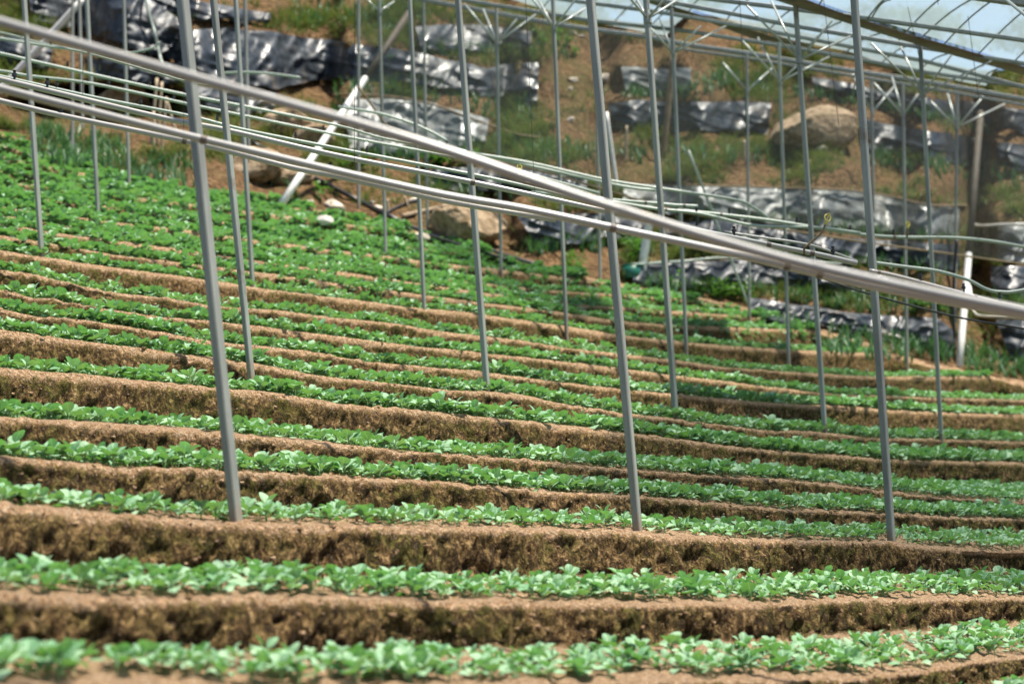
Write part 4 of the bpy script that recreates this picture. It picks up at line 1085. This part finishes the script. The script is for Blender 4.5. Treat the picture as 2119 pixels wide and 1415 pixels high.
roof('middle polythene roof bay behind the uppermost beam', [(1335,-4),(1380,11),(1487,44),(1647,92),(1758,116),(1910,160),(2041,186)], [(1600,-2),(1640,12),(1719,38),(1853,80),(1960,112),(2040,136),(2078,147)], dB,
     [((1425,26),(1456,-4)),((1500,47),(1552,-2)),((1584,72),(1650,14)),((1672,96),(1740,46)),((1745,113),(1820,70)),((1820,134),(1890,92)),((1893,154),(1960,112)),((1985,174),(2035,136)),((2020,181),(2062,144))],
     ([(1335,-2),(1380,12),(1487,45),(1560,66),(1647,92),(1758,117),(1860,146)], [(1335,4),(1380,22),(1470,48),(1560,82),(1647,106),(1758,126),(1860,147)]), 3.2)
roof('farthest small polythene roof bay at the top middle', [(1028,-3),(1140,30),(1212,47),(1337,75),(1378,82)], [(1380,-60),(1400,-30),(1415,0),(1428,20),(1437,40)], dA,
     [((1120,22),(1150,-5)),((1190,42),(1236,-2)),((1262,58),(1318,4)),((1330,73),(1402,8))],
     None, 2.8)

# ------------------------------------------------------------------ clear curtain between the field and the bank
bot = np.array([(742,180),(800,262),(971,322),(1141,360),(1400,438),(1600,472),(1800,503),(1977,527),(2119,547),(2400,590)], float)
n = 120; bx = np.linspace(742, 2400, n); by = np.interp(bx, bot[:, 0], bot[:, 1]); nv = 30; v = np.linspace(0, 1, nv)[:, None]
topy = np.interp(bx, [742, 880, 1140, 1337, 1546, 1929, 2400], [-120, -40, 49, 78, 113, 174, 250])
gx = bx + 0 * v; gy = topy + (by - topy) * v
gd = np.interp(gx, [742, 1000, 1240, 1550, 1975, 2400], [23.5, 24, 24, 25.5, 26, 26]) - .6
gd = gd + .10 * (fbm(np.stack([gx / 45, gy / 260, gx * 0], -1), 3, 88) - .5)
hd_ = hill_d(gx.ravel(), gy.ravel()).reshape(gx.shape); gd = np.minimum(gd, hd_ - .35)
Q = P(gx, gy, gd); org = Q[-1, 0].copy()
o = link('polythene_curtain', np_mesh('polythene_curtain', Q.reshape(-1, 3) - org, grid_faces(nv, n), M_CURT), None, org)
tag(o, 'dusty clear polythene curtain hanging behind the beds in front of the bank', 'curtain')
m = MB(); m.tube(Q[-1], .018, 8); m.build('hem', M_POLE, o, True)

# ------------------------------------------------------------------ light, sky, camera
wd = bpy.data.worlds.new('World'); sc.world = wd; wd.use_nodes = True
nt = wd.node_tree; bg = nt.nodes['Background']; sky = nt.nodes.new('ShaderNodeTexSky'); sky.sky_type = 'NISHITA'; sky.sun_disc = False
SUN_EL, SUN_AZ = math.radians(71), math.radians(100)          # azimuth clockwise from +Y (into the picture)
sky.sun_elevation = SUN_EL; sky.sun_rotation = SUN_AZ
nt.links.new(sky.outputs[0], bg.inputs[0]); bg.inputs[1].default_value = .075
sd = Vector((math.cos(SUN_EL) * math.sin(SUN_AZ), math.cos(SUN_EL) * math.cos(SUN_AZ), math.sin(SUN_EL)))
l = bpy.data.lights.new('sun', 'SUN'); l.energy = 5.0; l.angle = math.radians(1.0); l.color = (1.0, .93, .81)
lo = bpy.data.objects.new('sun', l); COL.objects.link(lo); lo.rotation_euler = sd.to_track_quat('Z', 'Y').to_euler()

cam = bpy.data.cameras.new('camera'); cam.sensor_width = 36; cam.lens = F / W * 36; cam.clip_end = 500; cam.clip_start = .05
co = bpy.data.objects.new('camera', cam); COL.objects.link(co)
mw = Matrix(((RT[0], UP[0], -fw[0], CAM[0]), (RT[1], UP[1], -fw[1], CAM[1]), (RT[2], UP[2], -fw[2], CAM[2]), (0, 0, 0, 1)))
co.matrix_world = mw
cam.dof.use_dof = True; cam.dof.focus_distance = 9.8; cam.dof.aperture_fstop = 1.5
sc.camera = co
sc.view_settings.view_transform = 'Standard'; sc.view_settings.look = 'None'; sc.view_settings.exposure = 1.12; sc.view_settings.gamma = 1
sc.cycles.max_bounces = 8; sc.cycles.transparent_max_bounces = 16
